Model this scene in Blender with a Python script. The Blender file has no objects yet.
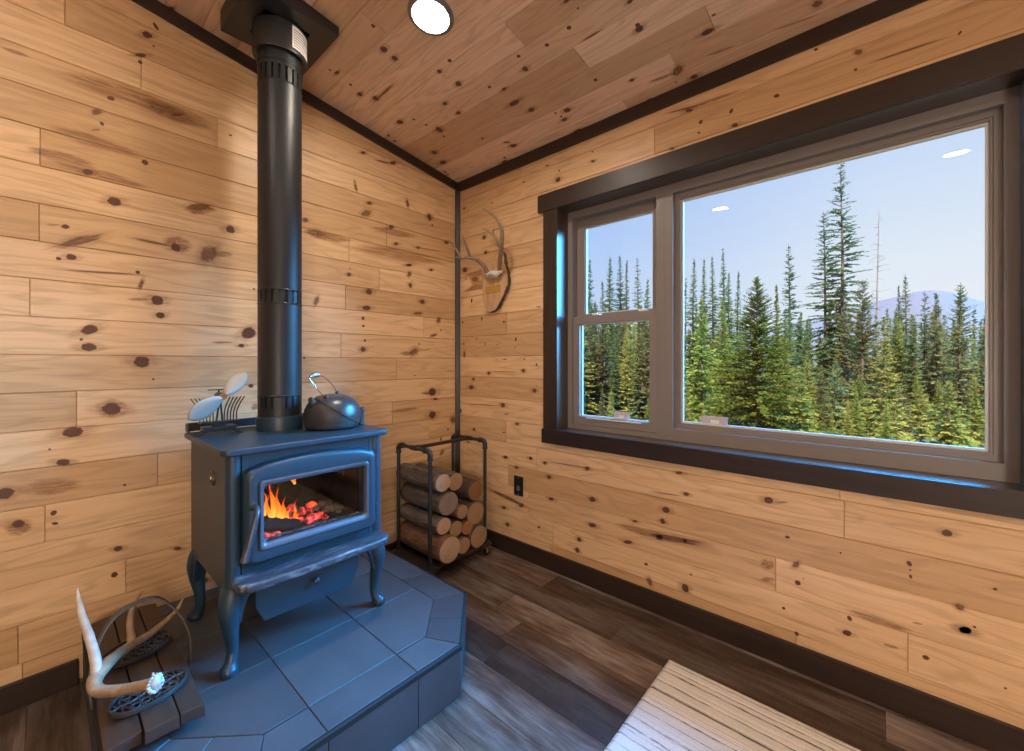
import bpy, bmesh, math, random
from mathutils import Vector, Matrix, noise as mnoise
PI = math.pi
SC = bpy.context.scene
COL = SC.collection
R = random.Random(7)

# ------------------------------------------------------------------ object helpers
def mesh_obj(name, bm, mats, parent=None, smooth=None):
    me = bpy.data.meshes.new(name)
    bm.to_mesh(me); bm.free()
    if not isinstance(mats, (list, tuple)):
        mats = [mats]
    for m in mats:
        me.materials.append(m)
    if smooth is not None:
        me.polygons.foreach_set('use_smooth', [True] * len(me.polygons))
        if smooth < 180:
            me.set_sharp_from_angle(angle=math.radians(smooth))
    o = bpy.data.objects.new(name, me)
    if smooth is not None and smooth < 180:
        w = o.modifiers.new('weighted_normal', 'WEIGHTED_NORMAL'); w.keep_sharp = True; w.weight = 80
    COL.objects.link(o)
    if parent is not None:
        o.parent = parent
        if parent.type == 'EMPTY':
            o.matrix_parent_inverse = Matrix.LocRotScale(parent.location, parent.rotation_euler, parent.scale).inverted()
    return o

def tag(o, label, cat, group=None):
    o['label'] = label; o['category'] = cat
    if group: o['group'] = group
    return o

def struct(o):
    o['kind'] = 'structure'
    return o

def thing(name, label, cat, loc=(0, 0, 0), rz=0, group=None):
    o = bpy.data.objects.new(name, None)
    o.location = loc; o.rotation_euler = (0, 0, rz)
    o.empty_display_size = 0.05
    COL.objects.link(o)
    return tag(o, label, cat, group)

def dup_tree(root, loc, rz=0, label=None, scale=None):
    r = root.copy(); COL.objects.link(r); r.location = loc; r.rotation_euler = (0, 0, rz)
    if scale: r.scale = scale
    if label: r['label'] = label
    for ch in list(root.children):
        c = ch.copy(); COL.objects.link(c); c.parent = r
        for g in list(ch.children):
            d = g.copy(); COL.objects.link(d); d.parent = c
    return r

# ------------------------------------------------------------------ bmesh helpers
def NB(): return bmesh.new()

def add_box(bm, lo, hi, bevel=0.0, seg=2, mat=0, rot=None, pivot=None):
    n0 = len(bm.verts)
    tmp = bmesh.new()
    bmesh.ops.create_cube(tmp, size=1.0)
    c = [(a + b) / 2 for a, b in zip(lo, hi)]
    s = [abs(b - a) for a, b in zip(lo, hi)]
    for v in tmp.verts:
        v.co = Vector((v.co.x * s[0] + c[0], v.co.y * s[1] + c[1], v.co.z * s[2] + c[2]))
    if bevel > 0:
        bmesh.ops.bevel(tmp, geom=list(tmp.edges), offset=min(bevel, min(s) * .49), segments=seg, profile=.5, affect='EDGES')
    if rot is not None:
        p = Vector(pivot if pivot is not None else c)
        for v in tmp.verts: v.co = rot @ (v.co - p) + p
    join(bm, tmp, mat)

def join(bm, tmp, mat=0):
    mp = {}
    for v in tmp.verts: mp[v] = bm.verts.new(v.co)
    for f in tmp.faces:
        try:
            g = bm.faces.new([mp[v] for v in f.verts])
        except ValueError:
            continue
        g.material_index = mat if mat is not None else f.material_index
        g.smooth = f.smooth
    tmp.free()

def frame_from(d, up=Vector((0, 0, 1))):
    d = d.normalized()
    if abs(d.dot(up)) > .98: up = Vector((1, 0, 0))
    a = d.cross(up).normalized(); b = a.cross(d).normalized()
    return a, b

def add_tube(bm, pts, rads, n=12, caps=True, mat=0, flat=None, closed=False, jitter=0, rng=None):
    pts = [Vector(p) for p in pts]
    if not isinstance(rads, (list, tuple)): rads = [rads] * len(pts)
    rings = []
    ref = None
    m = len(pts)
    for i, p in enumerate(pts):
        if closed: d = pts[(i + 1) % m] - pts[i - 1]
        elif i == 0: d = pts[1] - pts[0]
        elif i == m - 1: d = pts[-1] - pts[-2]
        else: d = (pts[i + 1] - pts[i]).normalized() + (pts[i] - pts[i - 1]).normalized()
        d = d.normalized() if d.length > 1e-9 else Vector((0, 0, 1))
        if ref is None:
            a, b = frame_from(d)
        else:
            a = ref - d * ref.dot(d)
            if a.length < 1e-6: a, _ = frame_from(d)
            a.normalize(); b = a.cross(d).normalized()
            b = -b if False else b
        ref = a
        b = d.cross(a).normalized()
        ring = []
        for k in range(n):
            t = 2 * PI * k / n
            ra = rads[i]; rb = rads[i]
            if flat: ra, rb = rads[i] * flat[0], rads[i] * flat[1]
            j = 1 + (rng.uniform(-jitter, jitter) if jitter and rng else 0)
            ring.append(bm.verts.new(p + a * math.cos(t) * ra * j + b * math.sin(t) * rb * j))
        rings.append(ring)
    rng_ = range(m if closed else m - 1)
    for i in rng_:
        A, B = rings[i], rings[(i + 1) % m]
        for k in range(n):
            f = bm.faces.new((A[k], A[(k + 1) % n], B[(k + 1) % n], B[k])); f.material_index = mat; f.smooth = True
    if caps and not closed:
        for rg in (list(reversed(rings[0])), rings[-1]):
            f = bm.faces.new(rg); f.material_index = mat
    return rings

def spline(pts, n=8):
    pts = [Vector(p) for p in pts]
    out = []
    P = [pts[0] * 2 - pts[1]] + pts + [pts[-1] * 2 - pts[-2]]
    for i in range(1, len(P) - 2):
        p0, p1, p2, p3 = P[i - 1:i + 3]
        for k in range(n):
            t = k / n
            out.append(0.5 * ((2 * p1) + (-p0 + p2) * t + (2 * p0 - 5 * p1 + 4 * p2 - p3) * t * t + (-p0 + 3 * p1 - 3 * p2 + p3) * t ** 3))
    out.append(pts[-1])
    return out

def lerp_list(vals, n):
    out = []
    for i in range(len(vals) - 1):
        for k in range(n): out.append(vals[i] + (vals[i + 1] - vals[i]) * k / n)
    out.append(vals[-1]); return out

def add_lathe(bm, prof, n=32, c=(0, 0, 0), mat=0, axis='z', caps=True):
    c = Vector(c); rings = []
    for r, z in prof:
        ring = []
        for k in range(n):
            t = 2 * PI * k / n
            q = Vector((r * math.cos(t), r * math.sin(t), z))
            if axis == 'y': q = Vector((q.x, -q.z, q.y))
            elif axis == 'x': q = Vector((q.z, q.x, q.y))
            ring.append(bm.verts.new(c + q))
        rings.append(ring)
    for i in range(len(rings) - 1):
        A, B = rings[i], rings[i + 1]
        for k in range(n):
            f = bm.faces.new((A[k], A[(k + 1) % n], B[(k + 1) % n], B[k])); f.smooth = True; f.material_index = mat
    if caps:
        for rg, rv in ((rings[0], True), (rings[-1], False)):
            f = bm.faces.new(list(reversed(rg)) if rv else rg); f.material_index = mat
    return rings

def add_prism(bm, poly, fn, d0, d1, mat=0, bevel=0, seg=2):
    """poly: 2-D outline; fn(u, v, d) -> point; extruded from d0 to d1"""
    tmp = bmesh.new()
    a = [tmp.verts.new(fn(u, v, d0)) for u, v in poly]
    b = [tmp.verts.new(fn(u, v, d1)) for u, v in poly]
    tmp.faces.new(a); tmp.faces.new(list(reversed(b)))
    m = len(poly)
    for i in range(m):
        tmp.faces.new((a[(i + 1) % m], a[i], b[i], b[(i + 1) % m]))
    bmesh.ops.recalc_face_normals(tmp, faces=list(tmp.faces))
    if bevel > 0:
        es = [e for e in tmp.edges if len(e.link_faces) == 2 and e.calc_face_angle(0) > .6]
        bmesh.ops.bevel(tmp, geom=es, offset=bevel, segments=seg, profile=.5, affect='EDGES', clamp_overlap=True)
    join(bm, tmp, mat)

def rrect(u0, v0, u1, v1, r, n=6):
    out = []
    for cx, cy, a0 in ((u1 - r, v1 - r, 0), (u0 + r, v1 - r, 90), (u0 + r, v0 + r, 180), (u1 - r, v0 + r, 270)):
        for k in range(n + 1):
            t = math.radians(a0 + 90 * k / n)
            out.append((cx + r * math.cos(t), cy + r * math.sin(t)))
    return out

def ring_frame(bm, outer, inner, fn, d0, d1, mat=0):
    """closed frame between two outlines with equal counts"""
    m = len(outer)
    vo0 = [bm.verts.new(fn(u, v, d0)) for u, v in outer]; vi0 = [bm.verts.new(fn(u, v, d0)) for u, v in inner]
    vo1 = [bm.verts.new(fn(u, v, d1)) for u, v in outer]; vi1 = [bm.verts.new(fn(u, v, d1)) for u, v in inner]
    fs = []
    for i in range(m):
        j = (i + 1) % m
        fs += [bm.faces.new((vo0[i], vo0[j], vi0[j], vi0[i])), bm.faces.new((vi1[i], vi1[j], vo1[j], vo1[i])),
               bm.faces.new((vo0[j], vo0[i], vo1[i], vo1[j])), bm.faces.new((vi0[i], vi0[j], vi1[j], vi1[i]))]
    for f in fs: f.material_index = mat
    bmesh.ops.recalc_face_normals(bm, faces=fs)

def uv_box(bm, scale=1.0, rnd=None):
    """box-projected UVs, longest axis along u"""
    uv = bm.loops.layers.uv.verify()
    cl = bm.loops.layers.float_color.get('brd') or bm.loops.layers.float_color.new('brd')
    c = rnd or (R.random(), R.random(), R.random())
    xs = [v.co for v in bm.verts]
    ext = [max(v[i] for v in xs) - min(v[i] for v in xs) for i in range(3)]
    ax = ext.index(max(ext))
    for f in bm.faces:
        n = f.normal; k = max(range(3), key=lambda i: abs(n[i]))
        rest = [i for i in range(3) if i != k]
        if ax in rest: u_, v_ = ax, [i for i in rest if i != ax][0]
        else: u_, v_ = rest
        for l in f.loops:
            l[uv].uv = (l.vert.co[u_] * scale + c[0] * 7, l.vert.co[v_] * scale + c[1] * 3)
            l[cl] = (*c, 1)

# ------------------------------------------------------------------ material helpers
class NT:
    def __init__(s, name):
        s.m = bpy.data.materials.new(name); s.m.use_nodes = True
        s.t = s.m.node_tree; s.t.nodes.clear()
        s.out = s.t.nodes.new('ShaderNodeOutputMaterial')
    def n(s, typ, **kw):
        nd = s.t.nodes.new(typ)
        for k, v in kw.items():
            if k.startswith('i_'):
                key = k[2:].replace('_', ' ')
                s.put(nd.inputs[int(key)] if key.isdigit() else nd.inputs[key], v)
            else: setattr(nd, k, v)
        return nd
    def put(s, sock, v):
        if isinstance(v, bpy.types.NodeSocket): s.t.links.new(v, sock)
        else: sock.default_value = v
    def math(s, op, a, b=0.0, c=None, clamp=False):
        nd = s.n('ShaderNodeMath', operation=op, use_clamp=clamp)
        s.put(nd.inputs[0], a); s.put(nd.inputs[1], b)
        if c is not None: s.put(nd.inputs[2], c)
        return nd.outputs[0]
    def vmath(s, op, a, b=(0, 0, 0)):
        nd = s.n('ShaderNodeVectorMath', operation=op)
        s.put(nd.inputs[0], a); s.put(nd.inputs[1], b)
        return nd.outputs[0]
    def mix(s, f, a, b, blend='MIX'):
        nd = s.n('ShaderNodeMix', data_type='RGBA', blend_type=blend)
        s.put(nd.inputs[0], f); s.put(nd.inputs[6], a); s.put(nd.inputs[7], b)
        return nd.outputs[2]
    def ramp(s, f, stops, interp='LINEAR'):
        nd = s.n('ShaderNodeValToRGB'); cr = nd.color_ramp; cr.interpolation = interp
        while len(cr.elements) > 1: cr.elements.remove(cr.elements[-1])
        for i, (p, c) in enumerate(stops):
            e = cr.elements[0] if i == 0 else cr.elements.new(p)
            e.position = p; e.color = (*c, 1) if len(c) == 3 else c
        s.put(nd.inputs[0], f); return nd.outputs[0]
    def mapr(s, v, a, b, c=0., d=1., smooth=False):
        nd = s.n('ShaderNodeMapRange'); nd.clamp = True
        if smooth: nd.interpolation_type = 'SMOOTHSTEP'
        for i, x in enumerate((v, a, b, c, d)): s.put(nd.inputs[i], x)
        return nd.outputs[0]
    def noise(s, vec, scale, detail=3, rough=.55, dist=0., out=0):
        nd = s.n('ShaderNodeTexNoise'); s.put(nd.inputs['Vector'], vec)
        nd.inputs['Scale'].default_value = scale; nd.inputs['Detail'].default_value = detail
        nd.inputs['Roughness'].default_value = rough; nd.inputs['Distortion'].default_value = dist
        return nd.outputs[out]
    def bsdf(s, **kw):
        nd = s.n('ShaderNodeBsdfPrincipled')
        for k, v in kw.items(): s.put(nd.inputs[k.replace('_', ' ')], v)
        s.t.links.new(nd.outputs[0], s.out.inputs[0]); return nd
    def bump(s, h, strength=.3, dist=.01):
        nd = s.n('ShaderNodeBump'); nd.inputs['Strength'].default_value = strength; nd.inputs['Distance'].default_value = dist
        s.put(nd.inputs['Height'], h); return nd.outputs[0]
    def uvc(s): return s.n('ShaderNodeTexCoord').outputs['UV']
    def obj(s): return s.n('ShaderNodeTexCoord').outputs['Object']
    def brd(s):
        a = s.n('ShaderNodeAttribute', attribute_name='brd')
        sp = s.n('ShaderNodeSeparateColor'); s.t.links.new(a.outputs['Color'], sp.inputs[0])
        return sp.outputs

def simple(name, col, rough=.5, metal=0., spec=.5, nscale=0, nvar=.15, bump=0., bscale=60, coat=0.):
    t = NT(name)
    c = (*col, 1)
    if nscale:
        f = t.noise(t.obj(), nscale, 4)
        c = t.mix(f, tuple(x * (1 - nvar) for x in col) + (1,), tuple(min(1, x * (1 + nvar)) for x in col) + (1,))
    kw = dict(Base_Color=c, Roughness=rough, Metallic=metal)
    b = t.bsdf(**kw); b.inputs['Specular IOR Level'].default_value = spec
    b.inputs['Coat Weight'].default_value = coat
    if bump:
        t.t.links.new(t.bump(t.noise(t.obj(), bscale, 4), bump, .004), b.inputs['Normal'])
    return t.m

def wood(name, light, mid, dark, rough=.42, var=.22, fine=90., coat=.15, streak=.5, bump=.12):
    """board material: u along the grain in metres, v across, colour attribute 'brd' varies each board"""
    t = NT(name)
    uv = t.uvc(); br = t.brd()
    off = t.n('ShaderNodeCombineXYZ'); t.put(off.inputs[0], t.math('MULTIPLY', br[0], 31.)); t.put(off.inputs[1], t.math('MULTIPLY', br[1], 17.)); t.put(off.inputs[2], t.math('MULTIPLY', br[2], 9.))
    p = t.vmath('ADD', uv, off.outputs[0])
    warp = t.noise(t.vmath('MULTIPLY', p, (2.2, 7., 1)), 1., 2, .5)
    sep = t.n('ShaderNodeSeparateXYZ'); t.put(sep.inputs[0], p)
    vv = t.math('ADD', sep.outputs[1], t.math('MULTIPLY', warp, .05))
    cb = t.n('ShaderNodeCombineXYZ'); t.put(cb.inputs[0], t.math('MULTIPLY', sep.outputs[0], .55)); t.put(cb.inputs[1], t.math('MULTIPLY', vv, 1.)); 
    g1 = t.noise(t.vmath('MULTIPLY', cb.outputs[0], (2.5, 34., 1)), 1., 4, .6)
    g2 = t.noise(t.vmath('MULTIPLY', p, (6., fine * 4, 1)), 1., 3, .6)
    big = t.noise(t.vmath('MULTIPLY', cb.outputs[0], (2.2, 9., 1)), 1., 2, .5)
    rings = t.math('SINE', t.math('MULTIPLY', t.math('ADD', big, t.math('MULTIPLY', g1, .15)), 52.))
    base = t.ramp(g1, [(.25, dark), (.45, mid), (.72, light)])
    base = t.mix(t.mapr(big, .35, .7), base, (*mid, 1))
    tone = t.ramp(br[1], [(0, (1 - var, 1 - var * 1.25, 1 - var * 1.6)), (.5, (1, 1, 1)), (1, (1 + var * .45, 1 + var * .5, 1 + var * .6))])
    base = t.mix(1., base, tone, 'MULTIPLY')
    base = t.mix(t.math('MULTIPLY', t.mapr(rings, .2, 1.), .26), base, (*[x * .62 for x in dark], 1))
    st = t.noise(t.vmath('MULTIPLY', p, (1.3, 26., 1)), 1., 3, .65)
    base = t.mix(t.math('MULTIPLY', t.mapr(st, .62, .8), streak), base, (*[x * .55 for x in dark], 1))
    base = t.mix(t.math('MULTIPLY', t.mapr(g2, .48, .72), .24), base, (*[x * .7 for x in dark], 1))
    b = t.bsdf(Base_Color=base, Roughness=t.mapr(g1, .2, .8, rough - .05, rough + .1))
    b.inputs['Coat Weight'].default_value = coat; b.inputs['Coat Roughness'].default_value = .3
    b.inputs['Specular IOR Level'].default_value = .4
    t.t.links.new(t.bump(g2, bump, .002), b.inputs['Normal'])
    return t.m

def knot_mat():
    t = NT('pine_knot')
    uv = t.uvc(); br = t.brd()
    ln = t.n('ShaderNodeVectorMath', operation='LENGTH'); t.put(ln.inputs[0], uv)
    r0 = ln.outputs['Value']
    off = t.n('ShaderNodeCombineXYZ'); t.put(off.inputs[0], t.math('MULTIPLY', br[0], 40.)); t.put(off.inputs[1], t.math('MULTIPLY', br[0], 23.))
    nz = t.noise(t.vmath('ADD', uv, off.outputs[0]), 1.6, 4, .6)
    r = t.math('ADD', r0, t.math('MULTIPLY', t.math('SUBTRACT', nz, .5), .75))
    ring = t.math('SINE', t.math('MULTIPLY', r, 26.))
    core = t.ramp(r, [(0, (.075, .030, .018)), (.35, (.12, .048, .025)), (.62, (.07, .028, .016)), (.85, (.22, .09, .04))])
    core = t.mix(t.math('MULTIPLY', t.mapr(ring, 0, 1), .4), core, (.03, .01, .006, 1))
    stre = t.ramp(nz, [(.3, (.30, .14, .06)), (.7, (.50, .27, .13))])
    # green channel: 0 core knot, .5 dark streak, 1 pale figure
    col = t.mix(t.mapr(br[1], .2, .5), core, t.mix(t.mapr(br[1], .55, .95), (.19, .085, .042, 1), stre))
    aK = t.mapr(r, .74, .98, 1, 0, True)
    n2 = t.noise(t.vmath('MULTIPLY', t.vmath('ADD', uv, off.outputs[0]), (1.2, 5., 1)), 1., 3, .65)
    aS = t.math('MULTIPLY', t.mapr(r, .45, 1.0, 1, 0, True), t.mapr(n2, .32, .58, .15, 1.))
    a = t.math('ADD', t.math('MULTIPLY', aK, t.math('SUBTRACT', 1., t.mapr(br[1], .2, .5))), t.math('MULTIPLY', t.math('MULTIPLY', aS, t.mapr(br[1], .2, .5)), br[2]))
    b = t.n('ShaderNodeBsdfPrincipled'); t.put(b.inputs['Base Color'], col); b.inputs['Roughness'].default_value = .4
    tr = t.n('ShaderNodeBsdfTransparent'); mx = t.n('ShaderNodeMixShader')
    t.put(mx.inputs[0], a); t.put(mx.inputs[1], tr.outputs[0]); t.put(mx.inputs[2], b.outputs[0])
    t.t.links.new(mx.outputs[0], t.out.inputs[0])
    return t.m

M = {}
M['pine'] = wood('pine_boards', (.75, .53, .325), (.65, .43, .235), (.45, .26, .125))
M['ceil'] = wood('ceiling_pine', (.80, .60, .43), (.73, .51, .345), (.54, .335, .19), var=.3, streak=.6)
M['knot'] = knot_mat()
M['groove'] = simple('dark_backing_board', (.16, .075, .03), .8)  # dark brown backing that closes the gaps behind the boards
M['stain'] = wood('dark_stained_trim', (.042, .025, .019), (.028, .016, .012), (.014, .008, .007), rough=.44, var=.25, coat=.15, streak=.5)
M['vinyl'] = simple('taupe_vinyl', (.20, .178, .168), .42, nscale=30, nvar=.03)
KN_LEFT= [(-1.683,2.557,0.0164,0.0124,0.55,0),(-1.669,2.666,0.0094,0.0055,0.56,0),(-1.656,2.608,0.0065,0.0152,0.57,0),(-1.663,2.522,0.004,0.0043,0.52,0),(-1.704,2.462,0.0184,0.007,0.51,0),(-1.705,2.433,0.0063,0.0075,0.5,0),(-1.791,2.244,0.011,0.0082,0.42,0),(-1.831,2.172,0.0092,0.0146,-0.86,3),(-1.816,2.134,0.006,0.0082,0.43,0),(-1.833,2.103,0.0146,0.0051,0.39,2),(-1.69,2.029,0.0106,0.0109,0.34,0),(-1.855,1.933,0.0138,0.0109,0.33,0),(-1.586,2.271,0.0188,0.0063,0.44,0),(-1.667,2.269,0.0054,0.0037,0.38,0),(-1.39,2.263,0.0074,0.0042,0.34,0),(-1.699,2.275,0.2305,0.042,-0.02,2),(-1.831,2.056,0.1401,0.0245,-0.04,2),(-1.817,1.934,0.1571,0.0195,-0.04,2),(-1.584,2.274,0.1305,0.0325,-0.02,2),(-1.918,1.966,0.0925,0.0185,-0.03,2),(-2.032,2.291,0.0355,0.007,0.04,2),(-1.781,1.842,0.0198,0.0163,0.28,0),(-1.508,1.898,0.038,0.0139,0.28,3),(-1.503,1.888,0.0622,0.0241,0.27,2),(-1.39,1.825,0.0175,0.0175,0.23,0),(-1.913,1.711,0.0108,0.0083,0.23,0),(-1.943,1.71,0.019,0.0034,0.24,2),(-1.873,1.668,0.0636,0.0143,0.53,3),(-1.59,1.7,0.0158,0.0182,0.19,0),(-1.667,1.706,0.0556,0.005,-0.06,3),(-1.473,1.697,0.0275,0.0405,-0.47,3),(-1.417,1.705,0.0402,0.0128,0.19,2),(-1.93,1.589,0.0072,0.0064,0.21,0),(-1.898,1.601,0.0132,0.0113,0.19,0),(-1.81,1.557,0.0922,0.0035,0.07,3),(-1.712,1.574,0.0072,0.0073,0.21,0),(-1.702,1.527,0.0062,0.0189,-0.24,3),(-1.651,1.466,0.0196,0.0199,0.1,0),(-1.706,1.465,0.0393,0.0065,0.11,2),(-1.641,1.405,0.014,0.013,0.07,0),(-1.85,1.332,0.0242,0.0169,0.52,0),(-1.872,1.294,0.005,0.005,0.0,0),(-1.852,1.266,0.0205,0.0155,0.02,0),(-1.7,1.209,0.024,0.023,0.0,0),(-1.315,1.348,0.0309,0.0254,0.43,0),(-1.346,1.287,0.0125,0.0085,0.04,0),(-1.422,1.299,0.0495,0.006,0.04,2),(-1.293,1.561,0.0055,0.0045,0.09,0),(-1.584,1.719,0.051,0.033,-0.01,2),(-1.789,1.025,0.0261,0.0229,-0.08,0),(-1.789,1.025,0.0547,0.0448,-0.08,4),(-1.894,0.947,0.0256,0.0189,0.1,0),(-1.952,0.891,0.0036,0.0038,-0.28,0),(-1.918,0.838,0.0178,0.0118,-0.17,0),(-2.054,0.755,0.0195,0.019,0.0,0),(-1.942,0.657,0.0084,0.01,-0.3,0),(-1.939,0.618,0.0089,0.0053,-0.29,0),(-1.751,0.717,0.0057,0.0048,-0.27,0),(-2.025,0.642,0.0139,0.0131,-0.25,0),(-2.024,0.628,0.0329,0.0258,-0.29,2),(-1.771,0.47,0.0131,0.0095,-0.31,0),(-1.664,1.138,0.0045,0.0045,0.0,0),(-1.306,1.095,0.011,0.0095,-0.05,0),(-1.584,0.408,0.0133,0.0075,-0.35,0),(-1.288,0.992,0.0186,0.0184,-0.08,2),(-1.949,0.754,0.0802,0.0274,-0.07,2),(-1.781,0.37,0.0101,0.0103,-0.35,0),(-1.496,0.236,0.022,0.0126,-0.37,0),(-0.728,2.431,0.0155,0.0079,0.36,0),(-0.529,2.443,0.0212,0.0104,0.34,0),(-0.599,2.425,0.0418,0.0045,0.12,3),(-0.774,2.229,0.0095,0.0346,0.32,2),(-0.774,2.212,0.0063,0.018,0.32,3),(-0.688,2.149,0.0157,0.0101,0.29,0),(-0.708,2.083,0.0323,0.016,0.61,3),(-0.424,2.221,0.0114,0.0232,0.27,3),(-0.252,2.18,0.017,0.0214,0.24,0),(-0.227,2.132,0.0087,0.0068,0.23,0),(-0.542,2.042,0.0181,0.0121,0.25,0),(-1.053,1.956,0.0133,0.0107,0.23,0),(-1.001,1.9,0.0532,0.0149,0.08,3),(-0.919,1.894,0.1257,0.025,0.05,2),(-0.508,1.946,0.0149,0.0092,0.24,0),(-0.344,1.957,0.0143,0.0078,0.21,0),(-0.107,2.042,0.0164,0.0122,0.22,0),(-0.248,1.963,0.1137,0.005,0.06,2),(-0.413,1.832,0.0198,0.0084,0.18,0),(-0.465,1.884,0.3703,0.04,0.04,2),(-0.52,2.015,0.1785,0.0234,0.08,2),(-0.808,1.741,0.0051,0.0034,0.2,0),(-0.814,1.707,0.0132,0.0104,0.15,0),(-0.412,1.83,0.0142,0.0074,0.18,0),(-0.238,1.829,0.0142,0.0089,0.18,0),(-0.41,1.772,0.0132,0.017,-0.51,3),(-0.393,1.73,0.0051,0.0039,0.2,0),(-0.403,1.702,0.0116,0.0149,0.13,0),(-0.691,1.625,0.0202,0.0174,0.12,0),(-0.708,1.527,0.0251,0.0144,0.1,0),(-0.997,1.537,0.011,0.0242,-0.42,3),(-0.309,1.608,0.0186,0.0144,0.11,0),(-0.344,1.528,0.0331,0.0095,0.09,3),(-0.729,1.465,0.01,0.01,0.1,0),(-0.727,1.42,0.009,0.0075,0.06,0),(-0.175,1.496,0.0145,0.0192,-0.46,3),(-0.155,1.428,0.006,0.008,0.08,0),(-0.217,1.391,0.0275,0.0076,0.33,3),(-0.717,1.336,0.0095,0.0075,0.05,0),(-0.729,1.283,0.014,0.0151,0.96,0),(-0.335,1.328,0.007,0.0055,0.07,0),(-0.374,1.276,0.0379,0.0189,0.39,3),(-0.431,1.264,0.056,0.014,0.02,2),(-1.06,1.231,0.0055,0.007,0.0,0),(-0.275,1.293,0.0543,0.0039,0.17,2),(-0.227,1.009,0.0305,0.0255,-0.05,0),(-0.275,1.002,0.0336,0.0045,-0.06,3),(-0.203,0.959,0.0201,0.008,-0.07,0),(-0.227,0.854,0.0276,0.0234,-0.09,0),(-0.048,0.802,0.0221,0.0207,0.49,3),(-0.093,0.74,0.0091,0.007,-0.11,0),(-0.156,0.681,0.0071,0.0114,-0.14,3),(-0.146,0.588,0.0138,0.0183,-0.81,3),(-0.367,1.123,0.0155,0.004,0.0,2),(-0.443,0.906,0.1226,0.0105,0.03,2)]
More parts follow.
